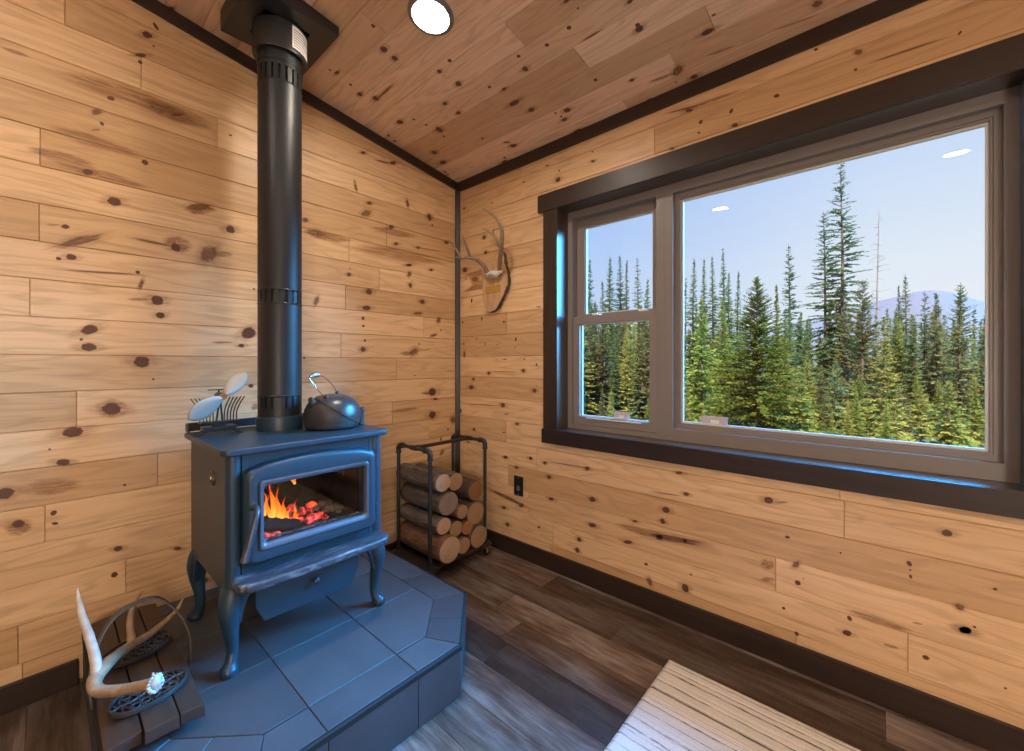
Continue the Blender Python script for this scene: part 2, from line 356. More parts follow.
KN_RIGHT= [(-0.46,0.599,0.0157,0.0094,2.98,0),(-0.668,0.625,0.0142,0.0094,2.96,0),(-0.776,0.614,0.0132,0.0089,2.99,0),(-0.932,0.629,0.1616,0.004,3.11,2),(-0.807,0.536,0.0132,0.0119,2.99,0),(-1.064,0.63,0.0147,0.0108,2.97,0),(-1.558,0.693,0.0152,0.0069,2.98,0),(-1.59,0.601,0.0127,0.0083,2.94,0),(-1.496,0.582,0.0907,0.004,3.08,2),(-0.822,0.411,0.0184,0.0088,2.92,0),(-0.593,0.323,0.021,0.0122,2.93,0),(-0.465,0.345,0.1305,0.0099,-3.01,3),(-1.096,0.469,0.0174,0.0132,2.94,0),(-1.496,0.506,0.0175,0.0141,2.91,0),(-1.48,0.448,0.0113,0.0122,2.92,0),(-1.34,0.412,0.0155,0.0058,2.88,0),(-0.447,0.274,0.0184,0.0107,2.92,0),(-0.478,0.173,0.0155,0.0126,2.88,0),(-0.732,0.223,0.0103,0.0073,2.9,0),(-1.096,0.33,0.0227,0.0121,2.9,0),(-1.465,0.366,0.0198,0.013,2.86,0),(-1.584,0.384,0.012,0.0081,2.85,0),(-1.382,0.373,0.1531,0.0185,3.11,2),(-1.544,0.38,0.1166,0.0144,3.04,3),(-1.302,0.297,0.0255,0.0087,2.86,0),(-1.013,0.229,0.0139,0.0121,2.89,0),(-1.001,0.166,0.0125,0.0139,2.86,0),(-1.398,0.216,0.0095,0.0071,2.82,0),(-1.611,0.237,0.0057,0.0043,2.88,0),(-1.415,0.137,0.0122,0.0175,2.81,3),(-1.586,0.166,0.0153,0.018,2.81,0),(-0.555,0.55,0.0127,0.0094,2.98,0),(-1.918,0.645,0.0159,0.0132,2.92,0),(-1.983,0.512,0.0089,0.0058,2.86,0),(-2.149,0.5,0.0032,0.0038,2.82,0),(-2.423,0.648,0.013,0.0106,2.87,0),(-2.334,0.519,0.0068,0.0091,2.84,0),(-2.336,0.498,0.0032,0.0033,2.82,0),(-2.337,0.476,0.0043,0.0066,2.78,0),(-2.527,0.502,0.0052,0.0043,2.85,0),(-2.011,0.412,0.0086,0.0146,-2.52,3),(-2.017,0.342,0.0106,0.0094,2.8,0),(-2.035,0.365,0.0021,0.0029,2.9,0),(-1.97,0.224,0.0063,0.0057,2.82,0),(-2.175,0.267,0.0076,0.0092,2.74,0),(-2.452,0.417,0.0105,0.0095,-2.7,3),(-2.463,0.347,0.0148,0.0101,2.72,0),(-1.964,0.646,0.0266,0.0054,2.93,2),(-1.915,0.381,0.0285,0.0199,2.82,2),(-1.915,0.319,0.0286,0.0094,2.8,2),(-2.168,0.21,0.0137,0.0101,2.73,0),(-2.374,0.217,0.0087,0.0078,2.73,0),(-2.465,0.347,0.0141,0.0111,2.74,0),(-2.484,0.366,0.0038,0.0037,2.74,0),(-2.287,0.215,0.0221,0.006,3.05,2),(-2.354,0.323,0.0152,0.0035,2.98,2),(-2.014,0.141,0.0072,0.0082,2.71,0),(-2.548,0.204,0.0034,0.0036,2.68,0),(-2.254,0.29,0.097,0.0135,-3.12,2),(-1.602,2.364,0.0173,0.0074,-2.76,0),(-1.576,2.38,0.067,0.0035,-3.01,3),(-1.687,2.369,0.1506,0.008,-3.11,2),(-1.654,2.291,0.0092,0.0097,-2.75,0),(-1.646,2.245,0.007,0.0051,-2.77,0),(-1.779,2.29,0.0076,0.0101,-2.74,0),(-1.794,2.223,0.0128,0.0089,-2.78,0),(-1.525,2.215,0.0112,0.0065,-2.78,0),(-1.1,2.292,0.0131,0.0076,-2.83,0),(-0.87,2.259,0.0166,0.014,-2.87,0),(-0.879,2.308,0.0074,0.0052,-2.8,0),(-0.793,2.365,0.0153,0.0038,-2.81,0),(-0.614,2.32,0.0089,0.0062,-2.86,0),(-1.097,2.344,0.0068,0.0038,-2.84,0),(-1.946,2.284,0.0108,0.0074,-2.76,0),(-2.2,2.335,0.0088,0.0119,2.32,3),(-2.192,2.275,0.0056,0.0049,-2.68,0),(-2.452,2.272,0.004,0.0069,-2.62,0),(-2.075,2.407,0.0067,0.0054,-2.68,0),(-2.326,2.277,0.0786,0.0035,-3.1,3),(-0.266,2.047,0.0147,0.0133,-2.97,0),(-0.281,1.944,0.0127,0.0123,-2.94,0),(-0.074,1.857,0.0237,0.0169,-3.01,0),(-0.18,1.779,0.0318,0.0154,-3.02,3),(-0.084,1.792,0.0096,0.0064,-2.98,0),(-0.143,1.636,0.0075,0.0165,-3.08,0),(-0.244,1.502,0.007,0.015,-3.07,0),(-0.448,1.47,0.01,0.007,-3.04,0),(-0.05,1.493,0.0075,0.0095,-3.08,0),(-0.341,2.26,0.0073,0.0058,-2.86,0),(-0.068,2.292,0.0124,0.0063,-2.9,0),(-0.73,1.539,0.0241,0.0055,-3.04,2),(-0.765,1.438,0.0055,0.0075,-3.05,0),(-0.767,1.486,0.0055,0.0085,-3.05,0),(-0.549,1.356,0.0075,0.008,3.14,0),(-0.235,1.816,0.16,0.0185,-3.12,2),(-0.199,1.719,0.1441,0.019,3.11,2),(-0.446,1.468,0.008,0.006,-3.08,0),(-0.549,1.352,0.0075,0.012,3.14,0),(-0.543,1.304,0.0045,0.0045,3.14,0),(-0.062,1.339,0.008,0.0075,-3.08,0),(-0.193,1.368,0.0055,0.009,3.14,0),(-0.276,1.332,0.005,0.009,3.14,0),(-0.388,1.325,0.0065,0.0035,3.14,0),(-0.068,1.264,0.01,0.021,3.14,3),(-0.453,1.228,0.0115,0.003,3.14,0),(-0.618,1.228,0.006,0.006,3.14,0),(-0.714,1.194,0.007,0.008,3.14,0),(-0.61,1.157,0.012,0.0115,3.14,0),(-0.31,1.137,0.0125,0.011,3.1,0),(-0.441,1.147,0.147,0.0035,3.13,2),(-0.16,1.093,0.0115,0.009,3.14,0),(-0.139,1.036,0.021,0.014,3.09,0),(-0.698,1.037,0.0145,0.0125,3.11,0),(-0.714,1.065,0.004,0.0035,3.14,0),(-0.438,0.932,0.0181,0.0144,3.06,0),(-0.235,0.921,0.217,0.005,3.12,2),(-0.56,0.822,0.014,0.009,3.07,0),(-0.167,0.747,0.0111,0.0089,3.01,0),(-0.109,0.653,0.0116,0.0064,3.01,0),(-0.462,0.602,0.0116,0.0069,3.01,0),(-0.665,0.625,0.0101,0.0059,2.99,0),(-0.449,0.758,0.0131,0.0035,3.03,3),(-0.47,0.877,0.0161,0.0025,3.05,3),(-0.031,0.864,0.01,0.0175,3.09,0)]
KN_CEIL= [(-1.32,-0.56,0.0101,0.009,2.52,0),(-1.2,-0.547,0.0097,0.0087,2.52,0),(-1.044,-0.504,0.0128,0.0142,2.53,0),(-1.065,-0.574,0.009,0.008,2.52,0),(-0.832,-0.522,0.0088,0.008,2.54,0),(-1.562,-0.517,0.0111,0.0068,2.51,0),(-1.544,-0.413,0.0098,0.0087,2.52,0),(-1.272,-0.268,0.0093,0.0089,2.53,0),(-1.406,-0.173,0.0114,0.0089,2.53,0),(-1.749,-0.228,0.0221,0.0122,2.52,0),(-1.789,-0.287,0.0074,0.0051,2.51,0),(-1.054,-0.179,0.0194,0.0146,2.54,0),(-1.005,-0.13,0.0174,0.0116,2.55,0),(-0.993,-0.195,0.0066,0.0075,2.55,0),(-1.003,-0.159,0.0066,0.0076,2.55,0),(-1.013,-0.015,0.0235,0.0147,2.55,0),(-0.862,-0.372,0.03,0.0141,2.54,0),(-0.903,-0.285,0.0172,0.0147,2.54,0),(-1.59,-0.109,0.0183,0.0276,2.53,3),(-1.524,-0.109,0.0734,0.01,3.02,2),(-1.636,-0.036,0.0152,0.0114,2.53,0),(-1.561,-0.049,0.0045,0.0044,2.53,0),(-1.421,-0.016,0.0107,0.0083,2.54,0),(-0.626,-0.115,0.0198,0.0095,2.56,3),(-0.471,-0.012,0.0279,0.0246,2.57,0),(-0.883,-0.471,0.0125,0.0081,2.54,0),(-0.52,-0.263,0.0076,0.0091,2.56,0),(-1.393,-0.608,0.0048,0.0041,2.51,0),(-1.374,-0.657,0.0124,0.0059,2.51,0),(-1.375,-0.476,0.0408,0.004,3.13,3),(-0.615,-0.159,0.0181,0.007,2.56,3),(-1.768,-0.108,0.0622,0.0065,3.01,2),(-2.09,-0.12,0.0154,0.0122,2.51,3),(-2.345,0.09,0.0058,0.0038,2.51,0),(-2.017,-0.081,0.0747,0.0059,3.01,2),(-0.258,-0.937,0.0081,0.0082,2.53,0),(-0.237,-0.875,0.0139,0.0105,2.54,0),(-0.28,-0.81,0.0168,0.0161,2.54,0),(-0.367,-0.807,0.0759,0.0054,-3.1,3),(-0.832,-0.521,0.0075,0.008,2.54,0),(-0.559,-0.575,0.0136,0.0109,2.54,0),(-0.564,-0.488,0.014,0.0115,2.55,0),(-0.226,-0.629,0.021,0.0167,2.55,0),(-0.313,-0.596,0.0089,0.0082,2.55,0),(-0.334,-0.527,0.009,0.0084,2.55,0),(-0.365,-0.459,0.0181,0.0239,2.55,0),(-0.341,-0.406,0.0077,0.0091,2.56,0),(-0.048,-0.546,0.0098,0.0096,2.56,0),(-0.061,-0.599,0.0096,0.0092,2.56,0),(-0.163,-0.337,0.0183,0.0181,2.57,0),(-0.126,-0.236,0.0241,0.0168,2.57,0),(-0.519,-0.264,0.0076,0.0091,2.56,0),(-0.629,-0.113,0.0213,0.0119,2.56,0),(-0.046,-0.156,0.009,0.0121,2.58,0),(-0.036,-0.126,0.0091,0.0093,2.58,0),(-0.503,-0.054,0.008,0.0105,2.57,0),(-0.662,-1.045,0.0089,0.0093,2.52,0),(-0.593,-0.953,0.0166,0.0145,2.52,0),(-0.591,-0.896,0.0133,0.0139,2.53,0),(-0.277,-1.016,0.017,0.0077,2.53,0),(-0.264,-1.045,0.0065,0.0061,2.53,0),(-0.26,-0.937,0.0081,0.0066,2.53,0),(-0.236,-0.875,0.0125,0.0122,2.54,0),(-0.703,-0.726,0.0111,0.0104,2.53,0),(-0.792,-0.739,0.0106,0.0097,2.53,0),(-0.72,-0.623,0.0152,0.0143,2.53,0)]
J_LEFT= [(-1.702, 2.394), (-1.442, 2.257), (-1.975, 1.985), (-1.977, 1.708), (-1.999, 1.447), (-1.65, 0.758), (-1.963, 0.637), (-1.748, 0.356), (-0.814, 1.858), (-0.835, 1.582), (-0.861, 1.305), (-0.504, 1.191), (-0.504, 1.16), (-0.533, 0.907), (-2.026, 0.235)]
J_RIGHT= [(-1.44, 2.276), (-0.713, 0.657), (-0.835, 0.216), (-2.16, 0.636), (-1.942, 0.355), (-2.011, 0.134), (-0.465, 0.775)]
J_CEIL= [(-1.12, -0.674), (-1.282, -0.408), (-1.774, -0.281), (-1.313, -0.038), (-0.678, -1.108)]
#ceil lines x [-0.984, -0.855, -0.726, -0.614, -1.494, -0.985, -0.854, -0.735] far [-0.18, -0.084, -0.217, -0.562]
M['stove'] = simple('skylit_charcoal_paint', (.0125, .035, .056), .40, .0, .5, nscale=14, nvar=.10, bump=.05, bscale=350)  # charcoal with the blue of the sky's light mixed into its colour
M['pipe'] = simple('matte_black_pipe', (.014, .016, .019), .42, 0., .38, nscale=9, nvar=.1)
M['gloss'] = wood('varnished_window_jamb', (.060, .036, .026), (.040, .023, .017), (.020, .011, .009), rough=.2, var=.2, coat=.9, streak=.4)
M['iron'] = simple('black_cast_iron', (.022, .022, .024), .5, .0, .6, nscale=40, nvar=.3, bump=.35, bscale=180)
M['black'] = simple('satin_black_steel', (.018, .018, .019), .42, 0., .5)
M['blackpl'] = simple('black_plastic', (.012, .012, .012), .35)
M['steel'] = simple('brushed_steel', (.62, .62, .62), .3, 1.)
M['alu'] = simple('pale_anodised_blade', (.36, .35, .31), .5, .15)
M['chrome'] = simple('bright_chrome', (.8, .8, .8), .12, 1.)
M['brass'] = simple('aged_brass', (.45, .32, .16), .35, 1.)
M['white'] = simple('white_paper', (.75, .75, .73), .6)
M['ink'] = simple('grey_print', (.25, .25, .26), .6)
M['ltring'] = simple('nickel_light_trim', (.22, .205, .19), .35, .6)
M['sash'] = simple('taupe_sash_vinyl', (.215, .19, .178), .42, nscale=30, nvar=.03)
M['edge'] = simple('matte_black_edge', (.016, .016, .017), .75, 0., .25)
M['grout'] = simple('dark_grout', (.075, .075, .08), .85)

def slate():
    t = NT('slate_tile')
    p = t.obj(); br = t.brd()
    off = t.n('ShaderNodeCombineXYZ'); t.put(off.inputs[0], t.math('MULTIPLY', br[0], 31.)); t.put(off.inputs[1], t.math('MULTIPLY', br[1], 17.))
    q = t.vmath('ADD', p, off.outputs[0])
    n1 = t.noise(t.vmath('MULTIPLY', q, (1, 1, 1)), 4., 6, .65)
    n2 = t.noise(q, 70., 3, .6)
    c = t.ramp(n1, [(.3, (.043, .045, .050)), (.55, (.058, .060, .066)), (.75, (.077, .079, .085))])
    c = t.mix(1., c, t.ramp(br[2], [(0, (.72, .72, .74)), (1, (1.18, 1.18, 1.18))]), 'MULTIPLY')
    c = t.mix(t.mapr(n2, .5, .8, 0, .3), c, (.05, .05, .053, 1))
    b = t.bsdf(Base_Color=c, Roughness=.52); b.inputs['Specular IOR Level'].default_value = .5
    t.t.links.new(t.bump(t.math('ADD', t.math('MULTIPLY', n1, .7), t.math('MULTIPLY', n2, .3)), .12, .006), b.inputs['Normal'])
    return t.m
M['slate'] = slate()

def lvp():
    t = NT('weathered_floor_plank')
    uv = t.uvc(); br = t.brd()
    off = t.n('ShaderNodeCombineXYZ'); t.put(off.inputs[0], t.math('MULTIPLY', br[0], 31.)); t.put(off.inputs[1], t.math('MULTIPLY', br[1], 17.))
    p = t.vmath('ADD', uv, off.outputs[0])
    w = t.noise(t.vmath('MULTIPLY', p, (2., 8., 1)), 1., 3, .55)
    sp = t.n('ShaderNodeSeparateXYZ'); t.put(sp.inputs[0], p)
    cb = t.n('ShaderNodeCombineXYZ'); t.put(cb.inputs[0], sp.outputs[0]); t.put(cb.inputs[1], t.math('ADD', sp.outputs[1], t.math('MULTIPLY', w, .05)))
    g = t.noise(t.vmath('MULTIPLY', cb.outputs[0], (4.5, 42., 1)), 1., 6, .72)
    big = t.noise(t.vmath('MULTIPLY', cb.outputs[0], (1.6, 7., 1)), 1., 3, .6)
    f = t.noise(t.vmath('MULTIPLY', p, (9., 260., 1)), 1., 3, .6)
    saw = t.noise(t.vmath('MULTIPLY', p, (190., 6., 1)), 1., 2, .5)
    c = t.ramp(g, [(.30, (.022, .014, .011)), (.46, (.070, .045, .034)), (.6, (.115, .080, .062)), (.74, (.20, .157, .132))])
    pale = t.ramp(g, [(.3, (.085, .07, .062)), (.7, (.26, .228, .207))])
    c = t.mix(t.mapr(big, .46, .62, 0, .85), c, pale)
    tone = t.ramp(br[2], [(0, (.34, .31, .29)), (.5, (.85, .79, .75)), (1, (1.75, 1.7, 1.68))])
    c = t.mix(1., c, tone, 'MULTIPLY')
    c = t.mix(t.mapr(f, .48, .70, 0, .55), c, (.022, .015, .011, 1))
    c = t.mix(t.mapr(saw, .56, .76, 0, .08), c, (.30, .26, .22, 1))
    b = t.bsdf(Base_Color=c, Roughness=t.mapr(g, .2, .8, .52, .4)); b.inputs['Specular IOR Level'].default_value = .4
    t.t.links.new(t.bump(t.math('ADD', g, t.math('MULTIPLY', f, .5)), .18, .003), b.inputs['Normal'])
    return t.m
M['lvp'] = lvp()

# ------------------------------------------------------------------ boarded surfaces
def boards(name, rows, fn, mats, knots, joints, umin, umax, holes=(), depth=.016, cham=.003, avg=1.7, seed=1, clip=None, rz=None, halo=True):
    """rows: list of (v0, v1); boards run along u; fn(u, v, n) -> point, n out of the surface"""
    rr = random.Random(seed)
    bm = NB(); uv = bm.loops.layers.uv.new('UVMap'); cl = bm.loops.layers.float_color.new('brd')
    def quad(ps, uvs, c, mat=0):
        vs = [bm.verts.new(fn(*p)) for p in ps]
        f = bm.faces.new(vs); f.material_index = mat
        for l, q in zip(f.loops, uvs): l[uv].uv = q; l[cl] = c
    def board(u0, u1, v0, v1, c):
        h = cham
        a = [(u0, v0), (u1, v0), (u1, v1), (u0, v1)]
        b = [(u0 + h * .6, v0 + h), (u1 - h * .6, v0 + h), (u1 - h * .6, v1 - h), (u0 + h * .6, v1 - h)]
        quad([(*q, 0) for q in b], [(q[0], q[1] - v0) for q in b], c)
        for i in range(4):
            j = (i + 1) % 4
            quad([(*a[i], -h * 1.6), (*a[j], -h * 1.6), (*b[j], 0), (*b[i], 0)], [(a[i][0], a[i][1] - v0), (a[j][0], a[j][1] - v0), (b[j][0], b[j][1] - v0), (b[i][0], b[i][1] - v0)], c)
    for k, (v0, v1) in enumerate(rows):
        js = sorted(u for u, v in joints if v0 <= v < v1)
        cuts = [umin]; u = umin + rr.uniform(.3, avg)
        if js:
            pts = list(js)
            u = pts[0] - rr.uniform(1.1, 2.2)
            while u > umin + .25: pts.insert(0, u); u -= rr.uniform(1.1, 2.2)
            u = pts[-1] + rr.uniform(1.1, 2.2)
            while u < umax - .25: pts.append(u); u += rr.uniform(1.1, 2.2)
            cuts += pts
        else:
            if (umax - umin) > 1.2:
                while u < umax - .25:
                    cuts.append(u); u += rr.uniform(1.2, avg * 1.6)
        cuts.append(umax)
        for i in range(len(cuts) - 1):
            c = (rr.random(), rr.random(), rr.random(), 1)
            segs = [(cuts[i], cuts[i + 1], v0, v1)]
            for (hu0, hu1, hv0, hv1) in holes:
                new = []
                for (a0, a1, b0, b1) in segs:
                    if a1 <= hu0 or a0 >= hu1 or b1 <= hv0 or b0 >= hv1: new.append((a0, a1, b0, b1)); continue
                    if a0 < hu0: new.append((a0, hu0, b0, b1))
                    if a1 > hu1: new.append((hu1, a1, b0, b1))
                    m0, m1 = max(a0, hu0), min(a1, hu1)
                    if b0 < hv0: new.append((m0, m1, b0, hv0))
                    if b1 > hv1: new.append((m0, m1, hv1, b1))
                segs = new
            for s_ in segs:
                if s_[1] - s_[0] > .012 and s_[3] - s_[2] > .008: board(*s_, c)
    if clip:
        bmesh.ops.bisect_plane(bm, geom=list(bm.verts) + list(bm.edges) + list(bm.faces), plane_co=clip[0], plane_no=clip[1], clear_outer=True)
    # knots and mineral streaks of the timber, as thin inlays in the board faces
    def inlay(u, v, ru, rv, ang, col, h, n=22, irr=.0):
        ca, sa = math.cos(ang), math.sin(ang)
        c0 = bm.verts.new(fn(u, v, h)); ring = []; uvs = []
        for i in range(n):
            t = 2 * PI * i / n
            x, y = math.cos(t) * ru, math.sin(t) * rv
            ring.append(bm.verts.new(fn(u + x * ca - y * sa, v + x * sa + y * ca, h))); uvs.append((math.cos(t), math.sin(t)))
        for i in range(n):
            j = (i + 1) % n
            f = bm.faces.new((c0, ring[i], ring[j])); f.material_index = 1
            for l, q in zip(f.loops, ((0, 0), uvs[i], uvs[j])): l[uv].uv = q; l[cl] = col
    for i, (u, v, ru, rv, ang, ty) in enumerate(knots):
        if any(a < u < b and c < v < d for a, b, c, d in holes): continue
        if not umin + .01 < u < umax - .005: continue
        x = rr.random()
        if ty == 0:
            if ru > .011 and halo: inlay(u, v, ru * 3.2, rv * 1.7, ang if abs(ang) < .6 else 0, (x, 1., .34, 1), .0004)
            inlay(u, v, ru * 1.1, rv * 1.1, ang if rv < ru * 3 else 0, (x, 0., 1., 1), .0008)
        elif ty == 3:
            inlay(u, v, ru * 1.2, rv * 1.2, ang, (x, .55, .95, 1), .0008)
            inlay(u, v, ru * 2., rv * 2.4, ang, (x, 1., .3, 1), .0004)
        elif ty == 2:
            inlay(u, v, ru * 1.1, rv * 1.2, ang, (x, 1., .7, 1), .0004, n=30)
        else:
            inlay(u, v, ru, rv, ang, (x, 1., .45, 1), .0004, n=30)
    bm.normal_update()
    return mesh_obj(name, bm, mats)

def rand_knots(n, u0, u1, v0, v1, seed, skip=None, smin=.006, smax=.017):
    rr = random.Random(seed); out = []
    while len(out) < n:
        u, v = rr.uniform(u0, u1), rr.uniform(v0, v1)
        if skip and skip[0] < u < skip[1] and skip[2] < v < skip[3]: continue
        s_ = rr.uniform(smin, smax)
        out.append((u, v, s_, s_ * rr.uniform(.6, .9), rr.uniform(-.3, .3), 0 if rr.random() < .85 else 3))
    return out

CEIL_K, CEIL_Z = .139, 2.48
def zc(x): return CEIL_Z - CEIL_K * x
XL, YB = -5.0, -5.6                         # far side and rear of the room
cn = Vector((CEIL_K, 0, 1)).normalized()    # ceiling normal (up)

# left wall (plane y = 0) ------------------------------------------------
ROWL = [(.691 + .1359 * k, .691 + .1359 * (k + 1)) for k in range(-6, 20)]
ROWL = [(max(a, 0.), b) for a, b in ROWL if b > .02]
kl = KN_LEFT + rand_knots(70, XL, -2.15, .1, 2.7, 5)
WL = struct(boards('wall_left', ROWL, lambda u, v, n: Vector((u, -n, v)), [M['pine'], M['knot'], M['groove']], kl, J_LEFT, XL, 0., seed=11,
                   clip=(Vector((0, 0, CEIL_Z - .002)), cn)))
# right wall (plane x = 0) with the window opening ------------------------
WY0, WY1, WZ0, WZ1 = -2.60, -.87, .815, 2.095
ROWR = [(.142 + .1383 * k, .142 + .1383 * (k + 1)) for k in range(-2, 17)]
ROWR = [(max(a, 0.), min(b, 2.48)) for a, b in ROWR if b > .02 and a < 2.47]
kr = KN_RIGHT + rand_knots(40, YB, -2.75, .1, 2.4, 6)
WR = struct(boards('wall_right', ROWR, lambda u, v, n: Vector((-n, u, v)), [M['pine'], M['knot'], M['groove']], kr, J_RIGHT, YB, 0., holes=[(WY0, WY1, WZ0, WZ1)], seed=23))
def solid(name, boxes, mat, kind=True):
    bm = NB()
    for lo, hi in boxes: add_box(bm, lo, hi)
    o = mesh_obj(name, bm, mat)
    return struct(o) if kind else o
# sheathing behind the boards (same walls, outside skin)
def join_to(o, boxes, mat_idx):
    bm = bmesh.new(); bm.from_mesh(o.data)
    for lo, hi in boxes: add_box(bm, lo, hi, mat=mat_idx)
    bm.to_mesh(o.data); bm.free()
join_to(WL, [((XL - .15, .0052, -.2), (.16, .16, 2.44))], 2)
bm = bmesh.new(); bm.from_mesh(WL.data)
add_prism(bm, [(XL - .15, 2.44), (.16, 2.44), (0.16, zc(.16) - .001), (XL - .15, zc(XL - .15) - .001)], lambda u, v, d: Vector((u, d, v)), .0052, .16, mat=2)
bm.to_mesh(WL.data); bm.free()
join_to(WR, [((.0052, YB, -.2), (.16, .0, WZ0)), ((.0052, YB, WZ1), (.16, .0, 2.47)), ((.0052, YB, WZ0), (.16, WY0, WZ1)), ((.0052, WY1, WZ0), (.16, .0, WZ1))], 2)

# ceiling -----------------------------------------------------------------
ROWC = [(-.984 + .129 * k, -.984 + .129 * (k + 1)) for k in range(-32, 8)]
ROWC = [(max(a, XL), min(b, 0.)) for a, b in ROWC if a < -.01 and b > XL]
kc = [(u, v, ru, rv, 0. if ty == 0 else ang, ty) for u, v, ru, rv, ang, ty in KN_CEIL] + rand_knots(60, YB, -1.1, XL, -.05, 9) + rand_knots(50, -1.1, 0, XL, -1.5, 10)
CL = struct(boards('ceiling', ROWC, lambda u, v, n: Vector((v, u, zc(v))) - cn * n, [M['ceil'], M['knot'], M['groove']], kc, J_CEIL, YB, 0., seed=31, avg=2.4))
bm = bmesh.new(); bm.from_mesh(CL.data)
add_prism(bm, [(XL - .15, zc(XL - .15) + .006), (.5, zc(.5) + .006), (.5, zc(.5) + .2), (XL - .15, zc(XL - .15) + .2)], lambda u, v, d: Vector((u, d, v)), YB - .15, .5, mat=2)
bm.to_mesh(CL.data); bm.free()

# rear walls of the room (behind the photographer) -----------------------
ROWB = [(.1372 * k, .1372 * (k + 1)) for k in range(0, 25)]
WB = struct(boards('wall_back', ROWB, lambda u, v, n: Vector((u, YB + n, v)), [M['pine'], M['knot'], M['groove']], rand_knots(60, XL, 0, .1, 2.6, 41), [], XL, 0., seed=41, clip=(Vector((0, 0, CEIL_Z - .002)), cn)))
join_to(WB, [((XL, YB - .15, 0), (.0, YB - .0055, 2.45))], 2)
bm = bmesh.new(); bm.from_mesh(WB.data)
add_prism(bm, [(XL, 2.45), (0, 2.45), (0, zc(0) - .001), (XL, zc(XL) - .001)], lambda u, v, d: Vector((u, d, v)), YB - .15, YB - .0055, mat=2)
bm.to_mesh(WB.data); bm.free()
WS = struct(boards('wall_side', [(a, min(b, 3.17)) for a, b in ROWB if a < 3.1], lambda u, v, n: Vector((XL + n, u, v)), [M['pine'], M['knot'], M['groove']], rand_knots(60, YB, 0, .1, 3., 43), [], YB, 0., seed=43))
join_to(WS, [((XL - .15, YB, 0), (XL - .0055, 0., zc(XL) - .01))], 2)

# floor --------------------------------------------------------------------
ROWF = [(-.03 - .152 * (k + 1), -.03 - .152 * k) for k in range(-1, 33)]
ROWF = [(max(a, XL), min(b, 0.)) for a, b in ROWF if a < 0]
FL = struct(boards('floor', ROWF, lambda u, v, n: Vector((v, u, n)), [M['lvp'], M['lvp'], M['groove']], [], [], YB, 0., seed=57, avg=.95, cham=.0012))
join_to(FL, [((XL - .15, YB - .15, -.2), (.0, .0, -.003))], 2)

# ------------------------------------------------------------------ dark stained trims
def trim(name, lo, hi, bevel=.003, mat=None, kind=True, label=None):
    bm = NB(); add_box(bm, lo, hi, bevel); bm.normal_update(); uv_box(bm)
    o = mesh_obj(name, bm, mat or M['stain'], smooth=35)
    return struct(o)
trim('baseboard_left', (XL + .016, -.016, 0), (-1.88, 0, .095))
trim('baseboard_left', (-.70, -.016, 0), (-.017, 0, .095))
trim('baseboard_right', (-.016, YB, 0), (0, 0, .10))
bm = NB(); add_prism(bm, [(0, 0), (-.028, 0), (-.028, -.006), (-.006, -.024), (0, -.024)], lambda u, v, d: Vector((u, v, d)), .1, 2.44); bm.normal_update(); uv_box(bm)
struct(mesh_obj('trim_1', bm, M['stain']))
# along the left wall under the sloping ceiling
bm = NB()
add_prism(bm, [(XL, zc(XL)), (0, zc(0)), (0, zc(0) - .055), (XL, zc(XL) - .055)], lambda u, v, d: Vector((u, d, v)), -.018, 0, bevel=.003)
bm.normal_update(); uv_box(bm); struct(mesh_obj('trim_2', bm, M['stain'], smooth=30))
trim('trim_3', (-.018, YB, 2.418), (0, 0, 2.485))
# window casing
CT = .02
trim('trim_4', (-CT - .004, -2.72, WZ1 - .004), (0, -.739, 2.193))            # head
trim('trim_5', (-CT, WY1 - .004, .74), (0, -.777, WZ1 - .004))               # left side
trim('trim_6', (-CT, -2.70, .74), (0, WY0 + .004, WZ1 - .004))               # right side
trim('trim_7', (-CT - .004, -2.712, .737), (0, -.767, WZ0 + .004))            # apron / sill casing
# jamb boards lining the opening
JD = .095
trim('trim_8', (-.018, WY0, WZ1 - .006), (JD, WY1, WZ1 + .012), .001, M['gloss'])
trim('trim_9', (-.018, WY0, WZ0 - .012), (JD, WY1, WZ0 + .006), .001, M['gloss'])
trim('trim_10', (-.018, WY1 - .006, WZ0 + .006), (JD, WY1 + .012, WZ1 - .006), .001, M['gloss'])
trim('trim_11', (-.018, WY0 - .012, WZ0 + .006), (JD, WY0 + .006, WZ1 - .006), .001, M['gloss'])
# ------------------------------------------------------------------ windows
def glass():
    t = NT('window_glass')
    g = t.n('ShaderNodeBsdfGlossy'); g.inputs['Roughness'].default_value = 0.0; g.inputs['Color'].default_value = (1, 1, 1, 1)
    tr = t.n('ShaderNodeBsdfTransparent'); tr.inputs['Color'].default_value = (.985, .99, .985, 1)
    lw = t.n('ShaderNodeLayerWeight'); lw.inputs[0].default_value = .5
    fr_ = t.math('ADD', t.math('MULTIPLY', t.math('POWER', lw.outputs['Facing'], 5.), .9), .025)
    mx = t.n('ShaderNodeMixShader'); t.put(mx.inputs[0], fr_); t.put(mx.inputs[1], tr.outputs[0]); t.put(mx.inputs[2], g.outputs[0])
    t.t.links.new(mx.outputs[0], t.out.inputs[0]); return t.m
M['glass'] = glass()
M['bead'] = simple('daylit_glazing_bead', (.60, .62, .61), .35)  # vinyl edge coloured pale to stand for the daylight it catches
fx = lambda u, v, d: Vector((d, u, v))
def rect(u0, v0, u1, v1): return [(u0, v0), (u1, v0), (u1, v1), (u0, v1)]
def rframe(bm, o, i, d0, d1, mat=0): ring_frame(bm, rect(*o), rect(*i), fx, d0, d1, mat)

